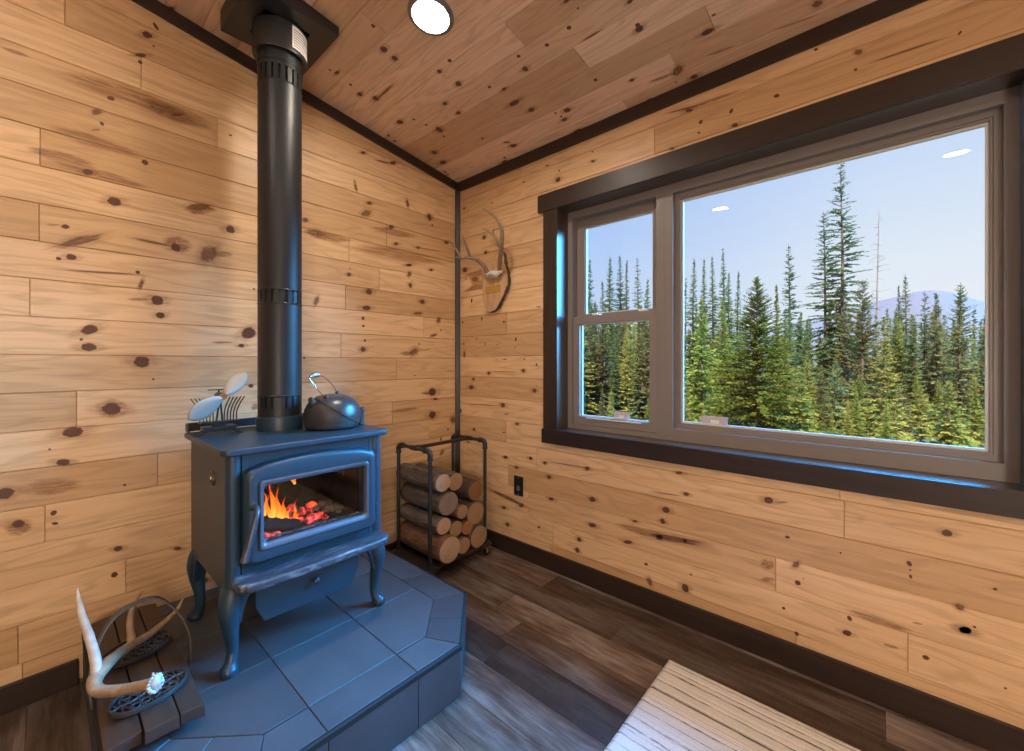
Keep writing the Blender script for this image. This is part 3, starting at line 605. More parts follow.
w1 = thing('window_1', 'x', 'x', (.09, -1.16, WZ0 + .006)); del w1['label']; del w1['category']; struct(w1)
bm = NB(); rframe(bm, (-1.452, .822, -.877, 2.088), (-1.410, .848, -.908, 2.048), .09, .175)
rframe(bm, (-1.410, .848, -.908, 2.048), (-1.402, .856, -.916, 2.040), .143, .175)
struct(mesh_obj('window_frame', bm, M['vinyl'], w1))
def sash(name, o, i, d0, d1, gd, parent):
    bm = NB(); rframe(bm, o, i, d0, d1)
    s = mesh_obj(name, bm, M['sash'], parent)
    bm = NB(); rframe(bm, (i[0] - .006, i[1] - .006, i[2] + .006, i[3] + .006), (i[0] + .006, i[1] + .006, i[2] - .006, i[3] - .006), gd - .012, gd)
    mesh_obj('glazing_bead', bm, M['bead'], s)
    bm = NB(); add_box(bm, (gd, i[0] - .005, i[1] - .005), (gd + .004, i[2] + .005, i[3] + .005))
    mesh_obj('glass_pane', bm, M['glass'], s)
    return s
us = sash('upper_sash', (-1.408, 1.440, -.910, 2.046), (-1.372, 1.488, -.962, 1.998), .141, .172, .163, w1)
ls = sash('lower_sash', (-1.408, .850, -.910, 1.474), (-1.372, .896, -.952, 1.430), .099, .139, .132, w1)
bm = NB(); add_box(bm, (.092, -1.33, .886), (.100, -1.0, .893), .002); mesh_obj('lift_lip', bm, M['bead'], ls)
for yy in (-1.06, -1.335):
    bm = NB(); add_box(bm, (.098, yy - .022, 1.474), (.124, yy + .022, 1.480), .002); add_box(bm, (.104, yy - .006, 1.480), (.116, yy + .03, 1.488), .003)
    mesh_obj('sash_lock', bm, M['white'], ls)
M['sticker'] = simple('lilac_grey_label', (.50, .45, .54), .5)
bm = NB(); add_box(bm, (.1305, -1.245, .9035), (.1315, -1.155, .936), mat=0); add_box(bm, (.1295, -1.214, .9045), (.1304, -1.186, .920), mat=1)
mesh_obj('label_sticker', bm, [M['sticker'], M['white']], ls)

w2 = thing('window_2', 'x', 'x', (.09, -2.02, WZ0 + .006)); del w2['label']; del w2['category']; struct(w2)
bm = NB(); rframe(bm, (-2.593, .822, -1.4525, 2.088), (-2.559, .880, -1.494, 2.043), .09, .175)
struct(mesh_obj('window_frame', bm, M['vinyl'], w2))
bm = NB(); rframe(bm, (-2.559, .880, -1.494, 2.043), (-2.540, .900, -1.513, 2.022), .120, .172)
rframe(bm, (-2.540, .900, -1.513, 2.022), (-2.533, .907, -1.520, 2.014), .126, .170)
fs = mesh_obj('fixed_sash', bm, M['sash'], w2)
bm = NB(); rframe(bm, (-2.533, .907, -1.520, 2.014), (-2.524, .916, -1.529, 2.004), .138, .148); mesh_obj('glazing_bead', bm, M['bead'], fs)
bm = NB(); add_box(bm, (.148, -2.532, .908), (.152, -1.521, 2.013)); mesh_obj('glass_pane', bm, M['glass'], fs)
bm = NB(); add_box(bm, (.1465, -1.727, .9165), (.1475, -1.610, .951), mat=0); add_box(bm, (.1455, -1.690, .9175), (.1464, -1.653, .934), mat=1)
mesh_obj('label_sticker', bm, [M['sticker'], M['white']], fs)

# ------------------------------------------------------------------ hearth
HZ, HX = .187, -1.295
HOUT = [(HX - .575, -.002), (HX - .575, -.885), (HX - .333, -1.127), (HX + .333, -1.127), (HX + .575, -.885), (HX + .575, -.002)]
def inset(poly, d):
    out = []
    m = len(poly)
    for i in range(m):
        p0, p1, p2 = Vector(poly[i - 1]), Vector(poly[i]), Vector(poly[(i + 1) % m])
        a = (p1 - p0).normalized(); b = (p2 - p1).normalized()
        na, nb = Vector((-a.y, a.x)), Vector((-b.y, b.x))
        s_ = (na + nb); k = d / max(.2, (1 + na.dot(nb)) / 1.0)
        out.append(tuple(p1 + s_ * k))
    return out
def hearth_part(poly, d):
    q = inset(poly, d); q[0] = (q[0][0], -.002); q[-1] = (q[-1][0], -.002); return q
hearth = thing('tiled_hearth', 'raised charcoal slate tiled hearth with clipped front corners under the wood stove', 'hearth', (HX, -.55, 0))
bm = NB(); add_prism(bm, hearth_part(HOUT, .012), lambda u, v, d: Vector((u, v, d)), 0, HZ - .012)
mesh_obj('base', bm, M['grout'], hearth)
def clip_poly(poly, a, b, c):
    """keep a*x + b*y <= c"""
    out = []
    for i in range(len(poly)):
        p, q = poly[i], poly[(i + 1) % len(poly)]
        dp, dq = a * p[0] + b * p[1] - c, a * q[0] + b * q[1] - c
        if dp <= 0: out.append(p)
        if dp * dq < 0:
            t = dp / (dp - dq); out.append((p[0] + (q[0] - p[0]) * t, p[1] + (q[1] - p[1]) * t))
    return out
def tiles_mesh(tl, fn, thick, gap=.0011, seed=3):
    rr = random.Random(seed); bm = NB(); cl = bm.loops.layers.float_color.new('brd')
    for poly in tl:
        if len(poly) < 3: continue
        n0 = len(bm.faces)
        ar = sum(poly[i][0] * poly[(i + 1) % len(poly)][1] - poly[(i + 1) % len(poly)][0] * poly[i][1] for i in range(len(poly)))
        if abs(ar) < 1e-3: continue
        if ar < 0: poly = poly[::-1]
        add_prism(bm, inset(poly, gap), fn, 0, thick, bevel=.0015, seg=1)
        bm.faces.ensure_lookup_table(); c = (rr.random(), rr.random(), rr.random(), 1)
        for f in bm.faces[n0:]:
            for l in f.loops: l[cl] = c
    return bm
TOP = hearth_part(HOUT, .010)
INN = [(HX - .443, -.002), (HX - .443, -.822), (HX - .270, -.995), (HX + .270, -.995), (HX + .443, -.822), (HX + .443, -.002)]
tl = []
xs = [-2.2, -1.747, -1.446, -1.148, -.85, -.5]; ys = [-1.3, -.991, -.688, -.385, -.08, .1]
for i in range(len(xs) - 1):
    for j in range(len(ys) - 1):
        p = INN[:]
        for a, b, c in ((1, 0, xs[i + 1]), (-1, 0, -xs[i]), (0, 1, ys[j + 1]), (0, -1, -ys[j])): p = clip_poly(p, a, b, c)
        if len(p) > 2: tl.append(p)
# border tiles
def lerp2(a, b, t): return (a[0] + (b[0] - a[0]) * t, a[1] + (b[1] - a[1]) * t)
cuts = {0: (.33, .68), 1: (.46,), 2: ((-1.446 - INN[2][0]) / (INN[3][0] - INN[2][0]), (-1.148 - INN[2][0]) / (INN[3][0] - INN[2][0])), 3: (.46,), 4: (.3, .66)}
for s_ in range(5):
    a, b, c, d = INN[s_], INN[s_ + 1], TOP[s_ + 1], TOP[s_]
    ts = [0] + list(cuts[s_]) + [1]
    for k in range(len(ts) - 1):
        if s_ == 2 and 0 < k + 1 < 3 or s_ == 2:
            def outp(t, ): 
                q = lerp2(a, b, t)
                return (q[0], TOP[2][1]) if 0 < t < 1 else (d if t == 0 else c)
            tl.append([lerp2(a, b, ts[k]), lerp2(a, b, ts[k + 1]), outp(ts[k + 1]), outp(ts[k])])
        else:
            tl.append([lerp2(a, b, ts[k]), lerp2(a, b, ts[k + 1]), lerp2(d, c, ts[k + 1]), lerp2(d, c, ts[k])])
mesh_obj('top_tiles', tiles_mesh(tl, lambda u, v, d: Vector((u, v, HZ - .012 + d)), .012), M['slate'], hearth)
# riser tiles
bmr = NB(); cl = bmr.loops.layers.float_color.new('brd'); rr = random.Random(8)
segs = [(HOUT[0], HOUT[1], 3), (HOUT[1], HOUT[2], 1), (HOUT[2], HOUT[3], 0), (HOUT[3], HOUT[4], 1), (HOUT[4], HOUT[5], 3)]
for a, b, n in segs:
    A, B = Vector((*a, 0)), Vector((*b, 0)); d = (B - A); L = d.length; d.normalize(); nn = Vector((-d.y, d.x, 0))
    ts = [0, (-1.446 - a[0]) / L, (-1.148 - a[0]) / L, 1] if n == 0 else [k / n for k in range(n + 1)]
    if n == 0: ts = [0] + [t for t in ts[1:3]] + [1]
    for k in range(len(ts) - 1):
        n0 = len(bmr.faces)
        add_prism(bmr, rect(ts[k] * L + .0012, .003, ts[k + 1] * L - .0012, HZ - .0205), lambda u, v, q: A + d * u + nn * q + Vector((0, 0, v)), .002, .012, bevel=.001, seg=1)
        bmr.faces.ensure_lookup_table(); c = (rr.random(), rr.random(), rr.random() * .7, 1)
        for f in bmr.faces[n0:]:
            for l in f.loops: l[cl] = c
mesh_obj('riser_tiles', bmr, M['slate'], hearth)
bm = NB()
pth = [Vector((x, y, HZ - .006)) for x, y in hearth_part(HOUT, .003)]
for i in range(5):
    a, b = pth[i], pth[i + 1]; d = (b - a).normalized(); n = Vector((-d.y, d.x, 0))
    add_prism(bm, [(-.004, -.014), (.0075, -.014), (.0075, .006), (.0, .006), (-.004, .002)], lambda u, v, q: a + d * q + n * u + Vector((0, 0, v)), -.001, (b - a).length + .001)
mesh_obj('edge_trim', bm, M['edge'], hearth)

# ------------------------------------------------------------------ wood stove
ST = thing('wood_stove', 'charcoal cast iron wood stove with glass door and live fire standing on the slate hearth', 'stove', (HX, -.44, HZ))
fy = lambda u, v, d: Vector((HX + u, d, v))           # front plane: u across, v up, d = y
YF = -.685
bm = NB()
# side walls, back, bottom, inner top; front face with the fire opening; rounded front corner posts
for s_ in (-1, 1):
    add_box(bm, (HX + s_ * .280 - (.006 if s_ > 0 else 0), -.205, .45), (HX + s_ * .280 + (.006 if s_ < 0 else 0), -.66, .905), .001)
    add_tube(bm, [(HX + s_ * .256, YF + .024, .448), (HX + s_ * .256, YF + .024, .905)], .0245, 24)
    add_box(bm, (HX + s_ * .228 - .008, YF + .004, .45), (HX + s_ * .228 + .008, -.66, .905), .001)
add_box(bm, (HX - .28, -.21, .45), (HX + .28, -.20, .905), .001)
add_box(bm, (HX - .275, -.21, .45), (HX + .275, -.66, .458), .001)
ring_frame(bm, rect(-.235, .45, .235, .905), rect(-.185, .60, .185, .80), fy, YF + .006, YF + .022)
mesh_obj('body', bm, M['stove'], ST, 40)
bm = NB(); add_box(bm, (HX - .300, -.185, .905), (HX + .300, -.715, .927), .010, 4)
bmesh.ops.bevel(bm, geom=[e for e in bm.edges if abs((e.verts[0].co - e.verts[1].co).z) > .001 and False], offset=.01, affect='EDGES') if False else None
bm.clear()
pl = [(HX - .300, -.185), (HX - .300, -.690), (HX - .288, -.708), (HX - .27, -.715), (HX + .27, -.715), (HX + .288, -.708), (HX + .300, -.690), (HX + .300, -.185)]
add_prism(bm, pl, lambda u, v, d: Vector((u, v, d)), .905, .927, bevel=.006, seg=3)
mesh_obj('top_plate', bm, M['stove'], ST, 40)
bm = NB(); add_box(bm, (HX - .292, -.160, .9275), (HX + .292, -.172, .962), .003); add_box(bm, (HX - .292, -.172, .9275), (HX - .284, -.20, .962), .002); add_box(bm, (HX + .284, -.172, .9275), (HX + .292, -.20, .962), .002)
add_box(bm, (HX - .2, -.166, .80), (HX - .17, -.161, .94)); add_box(bm, (HX + .17, -.166, .80), (HX + .2, -.161, .94)); add_box(bm, (HX - .2, -.166, .80), (HX - .17, -.2, .83)); add_box(bm, (HX + .17, -.166, .80), (HX + .2, -.2, .83))
mesh_obj('rear_heat_shield', bm, M['black'], ST, 40)

def firebrick():
    t = NT('firebrick')
    b = t.n('ShaderNodeTexBrick'); t.put(b.inputs['Vector'], t.vmath('MULTIPLY', t.vmath('ADD', t.obj(), (0, 0, 0)), (1, 1, 1)))
    n = t.noise(t.obj(), 30., 4)
    c = t.mix(n, (.006, .0025, .0025, 1), (.014, .005, .005, 1))
    bb = t.bsdf(Base_Color=c, Roughness=.9); t.t.links.new(t.bump(n, .4, .01), bb.inputs['Normal']); return t.m
M['firebrick'] = firebrick()
bm = NB()
x0, x1, y0, y1, z0, z1 = HX - .20, HX + .20, YF + .02, -.29, .575, .84
add_box(bm, (x0 - .01, y0, z0), (x0, y1, z1)); add_box(bm, (x1, y0, z0), (x1 + .01, y1, z1)); add_box(bm, (x0, y1, z0), (x1, y1 + .01, z1))
add_box(bm, (x0, y0, z0 - .01), (x1, y1, z0)); add_box(bm, (x0, y0, z1), (x1, y1, z1 + .01))
# brick courses standing a little proud of the liner
for k in range(4):
    a = x0 + .005 + k * .098
    add_box(bm, (a, y1 - .012, z0), (a + .094, y1, .70), .002); add_box(bm, (a, y1 - .012, .703), (a + .094, y1, .83), .002)
for s_ in (x0, x1 - .012):
    for k in range(3):
        a = y0 + .03 + k * .112
        add_box(bm, (s_, a, z0), (s_ + .012, a + .108, .70), .002); add_box(bm, (s_, a, .703), (s_ + .012, a + .108, .83), .002)
mesh_obj('firebox', bm, M['firebrick'], ST)

# arched cast door, lofted between matching outlines
def outline(w, b, t, rise, r, n=7, m=14):
    """counter-clockwise from bottom right; straight sides, arched top, rounded corners"""
    out = []
    for k in range(n + 1):
        a = math.radians(-90 + 90 * k / n); out.append((w - r + r * math.cos(a), b + r + r * math.sin(a)))
    tt = lambda u: t + rise * (1 - (u / w) ** 2)
    for k in range(n + 1):
        a = math.radians(90 * k / n); out.append((w - r + r * math.cos(a), tt(w) - r + r * math.sin(a)))
    for k in range(1, m):
        u = (w - r) * (1 - 2 * k / m); out.append((u, tt(u) - rise * (1 - ((w - r) / w) ** 2) * 0 ))
    for k in range(n + 1):
        a = math.radians(90 + 90 * k / n); out.append((-w + r + r * math.cos(a), tt(w) - r + r * math.sin(a)))
    for k in range(n + 1):
        a = math.radians(180 + 90 * k / n); out.append((-w + r + r * math.cos(a), b + r + r * math.sin(a)))
    for k in range(1, m):
        out.append((-(w - r) * (1 - 2 * k / m), b))
    return out
def loft(bm, outs, mat=0, close=False):
    rings = [[bm.verts.new(fy(u, v, d)) for u, v in o] for o, d in outs]
    for A, B in zip(rings, rings[1:]):
        m = len(A)
        for k in range(m):
            f = bm.faces.new((A[k], A[(k + 1) % m], B[(k + 1) % m], B[k])); f.smooth = True; f.material_index = mat
    return rings
DB, DT, DW = .532, .856, .237
bm = NB()
loft(bm, [(outline(DW, DB, DT, .022, .03), YF + .006), (outline(DW, DB, DT, .022, .03), YF - .010), (outline(DW - .003, DB + .003, DT - .003, .022, .03), YF - .021),
          (outline(DW - .010, DB + .009, DT - .009, .022, .026), YF - .030), (outline(DW - .020, DB + .017, DT - .017, .021, .022), YF - .035), (outline(.203, .573, .820, .006, .014), YF - .034),
          (outline(.198, .578, .814, .0, .012), YF - .033), (outline(.196, .580, .812, .0, .012), YF - .026), (outline(.18, .598, .794, .0, .012), YF - .024), (outline(.18, .598, .794, .0, .012), YF + .006)])
bmesh.ops.recalc_face_normals(bm, faces=list(bm.faces))
door = mesh_obj('door', bm, M['stove'], ST, 50)
bm = NB()
loft(bm, [(outline(.197, .579, .813, 0, .012), YF - .024), (outline(.197, .579, .813, 0, .012), YF - .036), (outline(.194, .582, .810, 0, .012), YF - .040), (outline(.187, .592, .801, 0, .012), YF - .040), (outline(.182, .600, .795, 0, .014), YF - .033), (outline(.181, .601, .794, 0, .014), YF - .020)])
bmesh.ops.recalc_face_normals(bm, faces=list(bm.faces))
M['nickel'] = simple('brushed_glass_frame', (.075, .095, .125), .40, .35, .7, nscale=60, nvar=.08)
M['spring'] = simple('dark_spring_steel', (.05, .06, .075), .34, .4, .7)
mesh_obj('glass_frame', bm, M['nickel'], door, 50)
bm = NB(); add_box(bm, (HX - .186, YF - .022, .594), (HX + .186, YF - .018, .80)); mesh_obj('glass', bm, M['glass'], door)
# spring handle
hp = spline([(-1.510, YF - .030, .735), (-1.505, YF - .058, .730), (-1.512, YF - .074, .712), (-1.528, YF - .082, .655), (-1.549, YF - .086, .585)], 10)
bm = NB(); rads = []
tot = len(hp)
add_tube(bm, hp, [.0085 + (.0012 * (i % 2) if i > 18 else 0) for i in range(tot)], 14)
add_lathe(bm, [(0.014, 0), (.014, .006), (.011, .01)], 18, (-1.510, YF - .030, .735), axis='y')
tip = hp[-1]; prev = hp[-3]; dd = (tip - prev).normalized()
add_tube(bm, [tip - dd * .03, tip + dd * .004], [.0115, .012], 14)
h_ = mesh_obj('door_handle', bm, M['spring'], door, 50); h_['label'] = 'coiled steel spring door handle'
for zz in (.60, .80):
    bm = NB(); add_tube(bm, [(HX + .246, YF - .006, zz - .022), (HX + .246, YF - .006, zz + .022)], .009, 14); add_tube(bm, [(HX + .246, YF - .006, zz - .026), (HX + .246, YF - .006, zz + .026)], .005, 10)
    mesh_obj('hinge', bm, M['stove'], door, 40)
# ash lip
bm = NB()
lip = [(HX - .262, YF + .01)] + [(HX + u, v) for u, v in [(-.275, -.715), (-.268, -.755), (-.245, -.778), (-.2, -.786), (0, -.790), (.2, -.786), (.245, -.778), (.268, -.755), (.275, -.715)]] + [(HX + .262, YF + .01)]
add_prism(bm, lip, lambda u, v, d: Vector((u, v, d)), .478, .506, bevel=.009, seg=4)
def lipmat():
    t = NT('worn_ash_lip')
    p = t.obj(); n = t.noise(t.vmath('MULTIPLY', p, (14., 90., 30.)), 1., 5, .7); n2 = t.noise(p, 5., 3)
    c = t.mix(t.math('MULTIPLY', t.mapr(n, .5, .68), t.mapr(n2, .35, .6)), (.026, .031, .042, 1), (.24, .25, .28, 1))
    b = t.bsdf(Base_Color=c, Roughness=.42); b.inputs['Specular IOR Level'].default_value = .6; return t.m
M['lip'] = lipmat()
l_ = mesh_obj('ash_lip', bm, M['lip'], ST, 40); l_['label'] = 'front ash lip with scuffed pale wear'
# ash pan housing under the stove
bm = NB()
add_prism(bm, [(-.188, .45), (.188, .45), (.188, .365), (.160, .305), (-.160, .305), (-.188, .365)], fy, -.655, -.30, bevel=.003)
ad = mesh_obj('ash_pan', bm, M['stove'], ST, 40)
bm = NB(); add_lathe(bm, [(.005, 0), (.005, .012), (.012, .015), (.013, .022), (.008, .027), (.001, .028)], 18, (HX + .01, -.655, .385), axis='y')
mesh_obj('ash_pan_knob', bm, M['stove'], ad, 40)
# cabriole legs
def leg(sx, sy):
    cx, cy = HX + sx * .255, (-.655 if sy < 0 else -.235)
    bm = NB()
    o = Vector((sx * .7071, sy * .7071, 0))
    P = [(-.012, .470), (.006, .435), (.016, .395), (.014, .350), (.006, .300), (.002, .255), (.010, .222), (.020, .203), (.022, .190)]
    rr_ = [.034, .037, .033, .026, .020, .0165, .019, .024, .021]
    pts = spline([Vector((cx, cy, z)) + o * e for e, z in P], 5); add_tube(bm, pts, lerp_list(rr_, 5), 18)
    # bracket wings along the two skirts
    for ax in (0, 1):
        prof = [(0, .470), (.085, .470), (.085, .458), (.062, .448), (.040, .425), (.026, .390), (.018, .350), (0, .330)]
        if ax == 0: fn = lambda u, v, d: Vector((cx - sx * u, cy + sy * .018 + d, v))
        else: fn = lambda u, v, d: Vector((cx + sx * .018 + d, cy - sy * u, v))
        add_prism(bm, prof, fn, -.010, .010, bevel=.005, seg=2)
    bmesh.ops.recalc_face_normals(bm, faces=list(bm.faces))
    add_lathe(bm, [(.022, .1872), (.026, .193), (.027, .204), (.022, .214), (.012, .219)], 20, (cx + o.x * .022, cy + o.y * .022, 0))
    mesh_obj('leg', bm, M['stove'], ST, 45)
for sx in (-1, 1):
    for sy in (-1, 1): leg(sx, sy)
# air control rosette on the left side
M['dullbrass'] = simple('dull_bronze', (.20, .16, .12), .35, .9)
bm = NB()
kx = HX - .2805
add_lathe(bm, [(.026, 0), (.026, -.004), (.022, -.007), (.020, -.004), (.012, -.004), (.010, -.011), (.001, -.013)], 28, (kx, -.525, .805), axis='x')
for k in range(6):
    a = k * PI / 3; add_lathe(bm, [(.006, 0), (.006, -.008), (.001, -.010)], 10, (kx, -.525 + .018 * math.cos(a), .805 + .018 * math.sin(a)), axis='x')
add_tube(bm, spline([(kx - .01, -.525, .805), (kx - .02, -.50, .795), (kx - .012, -.45, .775), (kx - .004, -.42, .772)], 5), .0016, 8)
k_ = mesh_obj('air_control', bm, M['dullbrass'], ST, 50); k_['label'] = 'dull bronze air control rosette on the side'
# vertical panel seam on the side
# fire --------------------------------------------------------------------
def emis(name, col, st, base=(.02, .01, .01)):
    t = NT(name); b = t.bsdf(Base_Color=(*base, 1), Roughness=.9)
    b.inputs['Emission Color'].default_value = (*col, 1); b.inputs['Emission Strength'].default_value = st; return t.m
def ember():
    t = NT('glowing_ember'); n = t.noise(t.obj(), 34., 3, .6); n2 = t.noise(t.obj(), 90., 3)
    c = t.ramp(n, [(.36, (.01, .003, .002)), (.47, (.5, .008, .006)), (.58, (1., .035, .015)), (.72, (1., .22, .03))])
    b = t.bsdf(Base_Color=(.06, .045, .045, 1), Roughness=.9); t.put(b.inputs['Emission Color'], c); t.put(b.inputs['Emission Strength'], t.mapr(n, .42, .64, .0, 1.7)); return t.m
M['ember'] = ember()
t = NT('ash_and_char'); p_ = t.obj(); s_ = t.n('ShaderNodeSeparateXYZ'); t.put(s_.inputs[0], p_)
n_ = t.noise(p_, 120., 4, .7)
t.bsdf(Base_Color=t.mix(t.mapr(t.math('ADD', s_.outputs[1], t.math('MULTIPLY', n_, .03)), -.668, -.650), t.ramp(n_, [(.4, (.30, .29, .29)), (.6, (.78, .77, .76))]), t.ramp(n_, [(.4, (.006, .005, .005)), (.65, (.028, .022, .02))])), Roughness=.95)
M['ash'] = t.m
M['char'] = simple('charred_wood', (.010, .008, .008), .95, 0., .15, nscale=40, nvar=.4, bump=.8, bscale=60)
def flame():
    t = NT('flame')
    uv = t.uvc(); s = t.n('ShaderNodeSeparateXYZ'); t.put(s.inputs[0], uv)
    c = t.ramp(s.outputs[1], [(0, (1., .36, .05)), (.3, (1., .20, .015)), (.7, (1., .09, .008)), (1, (.8, .05, .008))])
    lw = t.n('ShaderNodeLayerWeight'); lw.inputs[0].default_value = .35
    e = t.n('ShaderNodeEmission'); t.put(e.inputs[0], c); t.put(e.inputs[1], t.mapr(s.outputs[1], 0, 1, 2.3, 1.3))
    tr = t.n('ShaderNodeBsdfTransparent'); mx = t.n('ShaderNodeMixShader')
    a = t.math('MULTIPLY', t.mapr(lw.outputs['Facing'], .25, .95, .8, .0), t.mapr(s.outputs[1], .55, 1., 1., .45))
    t.put(mx.inputs[0], a); t.put(mx.inputs[1], tr.outputs[0]); t.put(mx.inputs[2], e.outputs[0]); t.t.links.new(mx.outputs[0], t.out.inputs[0]); return t.m
M['flame'] = flame()
for q_ in ('flame', 'ember'): M[q_].cycles.emission_sampling = 'NONE'
def lump(bm, c, r, rng, mat=0, sub=2, sq=(1, 1, 1)):
    tmp = bmesh.new(); bmesh.ops.create_icosphere(tmp, subdivisions=sub, radius=1.)
    o = Vector((rng.uniform(0, 50), rng.uniform(0, 50), rng.uniform(0, 50)))
    for v in tmp.verts:
        k = 1 + .45 * mnoise.noise(v.co * 1.6 + o) + .18 * mnoise.noise(v.co * 4 + o)
        v.co = Vector((v.co.x * sq[0], v.co.y * sq[1], v.co.z * sq[2])) * r * k + Vector(c)
    join(bm, tmp, mat)
rf = random.Random(12)
fire_bed = NB()
tmpg = bmesh.new(); 
nx, ny = 46, 30; vv = {}
for i in range(nx + 1):
    for j in range(ny + 1):
        x = HX + (-.179 if j < 2 else -.186) + (.358 if j < 2 else .372) * i / nx; y = YF - .012 + (y1 - YF - .005) * j / ny
        h = .584 + .022 * math.exp(-(j / 1.8) ** 2) + .006 * mnoise.noise(Vector((x * 26, y * 26, 2))) + .012 * mnoise.noise(Vector((x * 85, y * 85, 5))) + .012 * min(1, max(0, j - 3) / 8.)
        vv[i, j] = tmpg.verts.new((x, y, h))
for i in range(nx):
    for j in range(ny): tmpg.faces.new((vv[i, j], vv[i + 1, j], vv[i + 1, j + 1], vv[i, j + 1]))
join(fire_bed, tmpg)
ab = mesh_obj('ash_bed', fire_bed, M['ash'], None, 180)
tag(ab, 'bed of pale grey ash inside the stove firebox', 'ash'); ab['kind'] = 'stuff'
ems = NB()
spots = [(-.168, -.662, .604, .010), (-.152, -.655, .602, .012), (-.135, -.662, .600, .010), (-.118, -.655, .598, .010), (-.02, -.60, .604, .016), (.002, -.62, .602, .018), (.02, -.605, .604, .019), (.04, -.60, .600, .017), (.058, -.59, .600, .016), (-.04, -.59, .612, .015),
         (-.055, -.57, .625, .017), (-.08, -.56, .630, .018), (-.03, -.55, .640, .020), (.0, -.56, .622, .018), (.03, -.565, .618, .017), (.048, -.54, .630, .020), (-.11, -.57, .625, .016), (.07, -.615, .594, .011)]
eg = []
for i, (a, b, c_, r_) in enumerate(spots):
    bm = NB(); lump(bm, (HX + a, b, c_), r_ * 1.0, rf, 0, 2, (1, 1, .8))
    o = mesh_obj('ember', bm, M['ember'], None, 60)
    tag(o, 'red glowing ember lying in the ash of the stove fire', 'ember', 'glowing embers in the firebox')
cspots = [(.105, -.575, .612, .020), (.125, -.56, .606, .018), (.142, -.555, .602, .016), (.088, -.58, .606, .015), (.115, -.53, .618, .020), (.160, -.56, .597, .013), (.09, -.55, .626, .018), (.055, -.565, .622, .014), (.135, -.59, .594, .011)]
M['coal'] = simple('grey_brown_coal', (.13, .10, .085), .95, nscale=60, nvar=.6, bump=.8, bscale=110)
for a, b, c_, r_ in cspots:
    bm = NB(); lump(bm, (HX + a, b, c_), r_, rf, 0, 2, (1.1, 1, .8))
    o = mesh_obj('dead_coal', bm, M['coal'], None, 60)
    tag(o, 'dull grey brown burnt out coal on the right side of the stove fire', 'coal', 'burnt out coals in the firebox')
bm = NB()
add_tube(bm, spline([(HX - .182, -.628, .644), (HX - .14, -.634, .634), (HX - .09, -.640, .618), (HX - .045, -.645, .606)], 6), [.021 + .002 * math.sin(i * 1.7) for i in range(19)], 14, jitter=.08, rng=rf)
o = mesh_obj('burning_log', bm, M['char'], None, 60); tag(o, 'charred black log burning at the left of the stove fire', 'log')
def flame_mesh(c, h, w, lean, ph):
    bm = NB(); uv = bm.loops.layers.uv.new('UVMap'); n = 12; rings = []
    pts = []
    for i in range(n + 1):
        t = i / n; pts.append((Vector(c) + Vector((lean * t * t + .010 * math.sin(t * 6 + ph) * t, .008 * math.sin(t * 5 + ph * 2), h * t)), w * (math.sin(min(1, (t + .12) * 1.1) * PI) ** .8 if t < .8 else (1 - t) * 1.9 + .02) * (1 - .45 * t) + .0006, t))
    for p, r_, t in pts:
        rings.append([bm.verts.new(p + Vector((math.cos(a) * r_, math.sin(a) * r_ * .5, 0))) for a in [2 * PI * k / 12 for k in range(12)]])
    for i in range(n):
        for k in range(12):
            f = bm.faces.new((rings[i][k], rings[i][(k + 1) % 12], rings[i + 1][(k + 1) % 12], rings[i + 1][k])); f.smooth = True
            for l, t in zip(f.loops, (i / n, i / n, (i + 1) / n, (i + 1) / n)): l[uv].uv = (0, t)
    return bm
for i, (a, b, z, h, w, ln, ph) in enumerate(((-.112, -.60, .640, .138, .017, -.012, 0), (-.098, -.605, .632, .115, .018, -.006, 1.3), (-.125, -.595, .640, .085, .014, -.012, 2.1), (-.082, -.605, .625, .085, .016, .006, .6), (-.068, -.61, .618, .060, .014, .008, 3),
                                          (-.135, -.59, .648, .11, .009, -.02, 4), (-.052, -.62, .608, .052, .014, .012, 5), (-.040, -.625, .604, .040, .012, .012, 2.), (-.036, -.59, .62, .065, .007, .006, 1.), (.0, -.625, .600, .026, .010, .0, .4), (-.026, -.555, .735, .036, .010, -.010, 1.9), (-.02, -.555, .748, .026, .009, .012, .2))):
    o = mesh_obj('flame', flame_mesh((HX + a, b, z), h, w * .62, ln, ph), M['flame'])
    tag(o, 'orange tongue of flame burning inside the stove behind the glass', 'flame', 'flames in the firebox')
# ------------------------------------------------------------------ stove pipe
PX, PY, PR = -1.302, -.360, .0822
SP = thing('stove_pipe', 'black double wall stove pipe rising from the wood stove to the ceiling box', 'stove pipe', (PX, PY, .927))
def slotted(bm, r, z0, z1, n=20, frac=.66, th=.003):
    """vented ring: posts between open slots, with dark core behind"""
    for k in range(n):
        a0 = 2 * PI * (k + .0) / n; a1 = 2 * PI * (k + frac) / n
        q = [[Vector((PX + rr_ * math.cos(a), PY + rr_ * math.sin(a), z)) for a in (a0, (a0 + a1) / 2, a1)] for rr_, z in ((r, z0), (r, z1), (r - th, z1), (r - th, z0))]
        vs = [[bm.verts.new(p) for p in row] for row in q]
        for i in range(4):
            A, B = vs[i], vs[(i + 1) % 4]
            for j in range(2):
                f = bm.faces.new((A[j], A[j + 1], B[j + 1], B[j])); f.smooth = i == 0
        bm.faces.new([v[0] for v in vs][::-1]); bm.faces.new([v[2] for v in vs])
bm = NB()
def shell(z0, z1, r=PR): add_lathe(bm, [(r - .004, z0), (r - .0006, z0), (r, z0 + .002), (r, z1 - .002), (r - .0006, z1), (r - .004, z1)], 64, (PX, PY, 0))
shell(.985, 1.016); slotted(bm, PR, 1.016, 1.066); shell(1.066, 1.454); slotted(bm, PR, 1.454, 1.502); shell(1.502, 2.362)
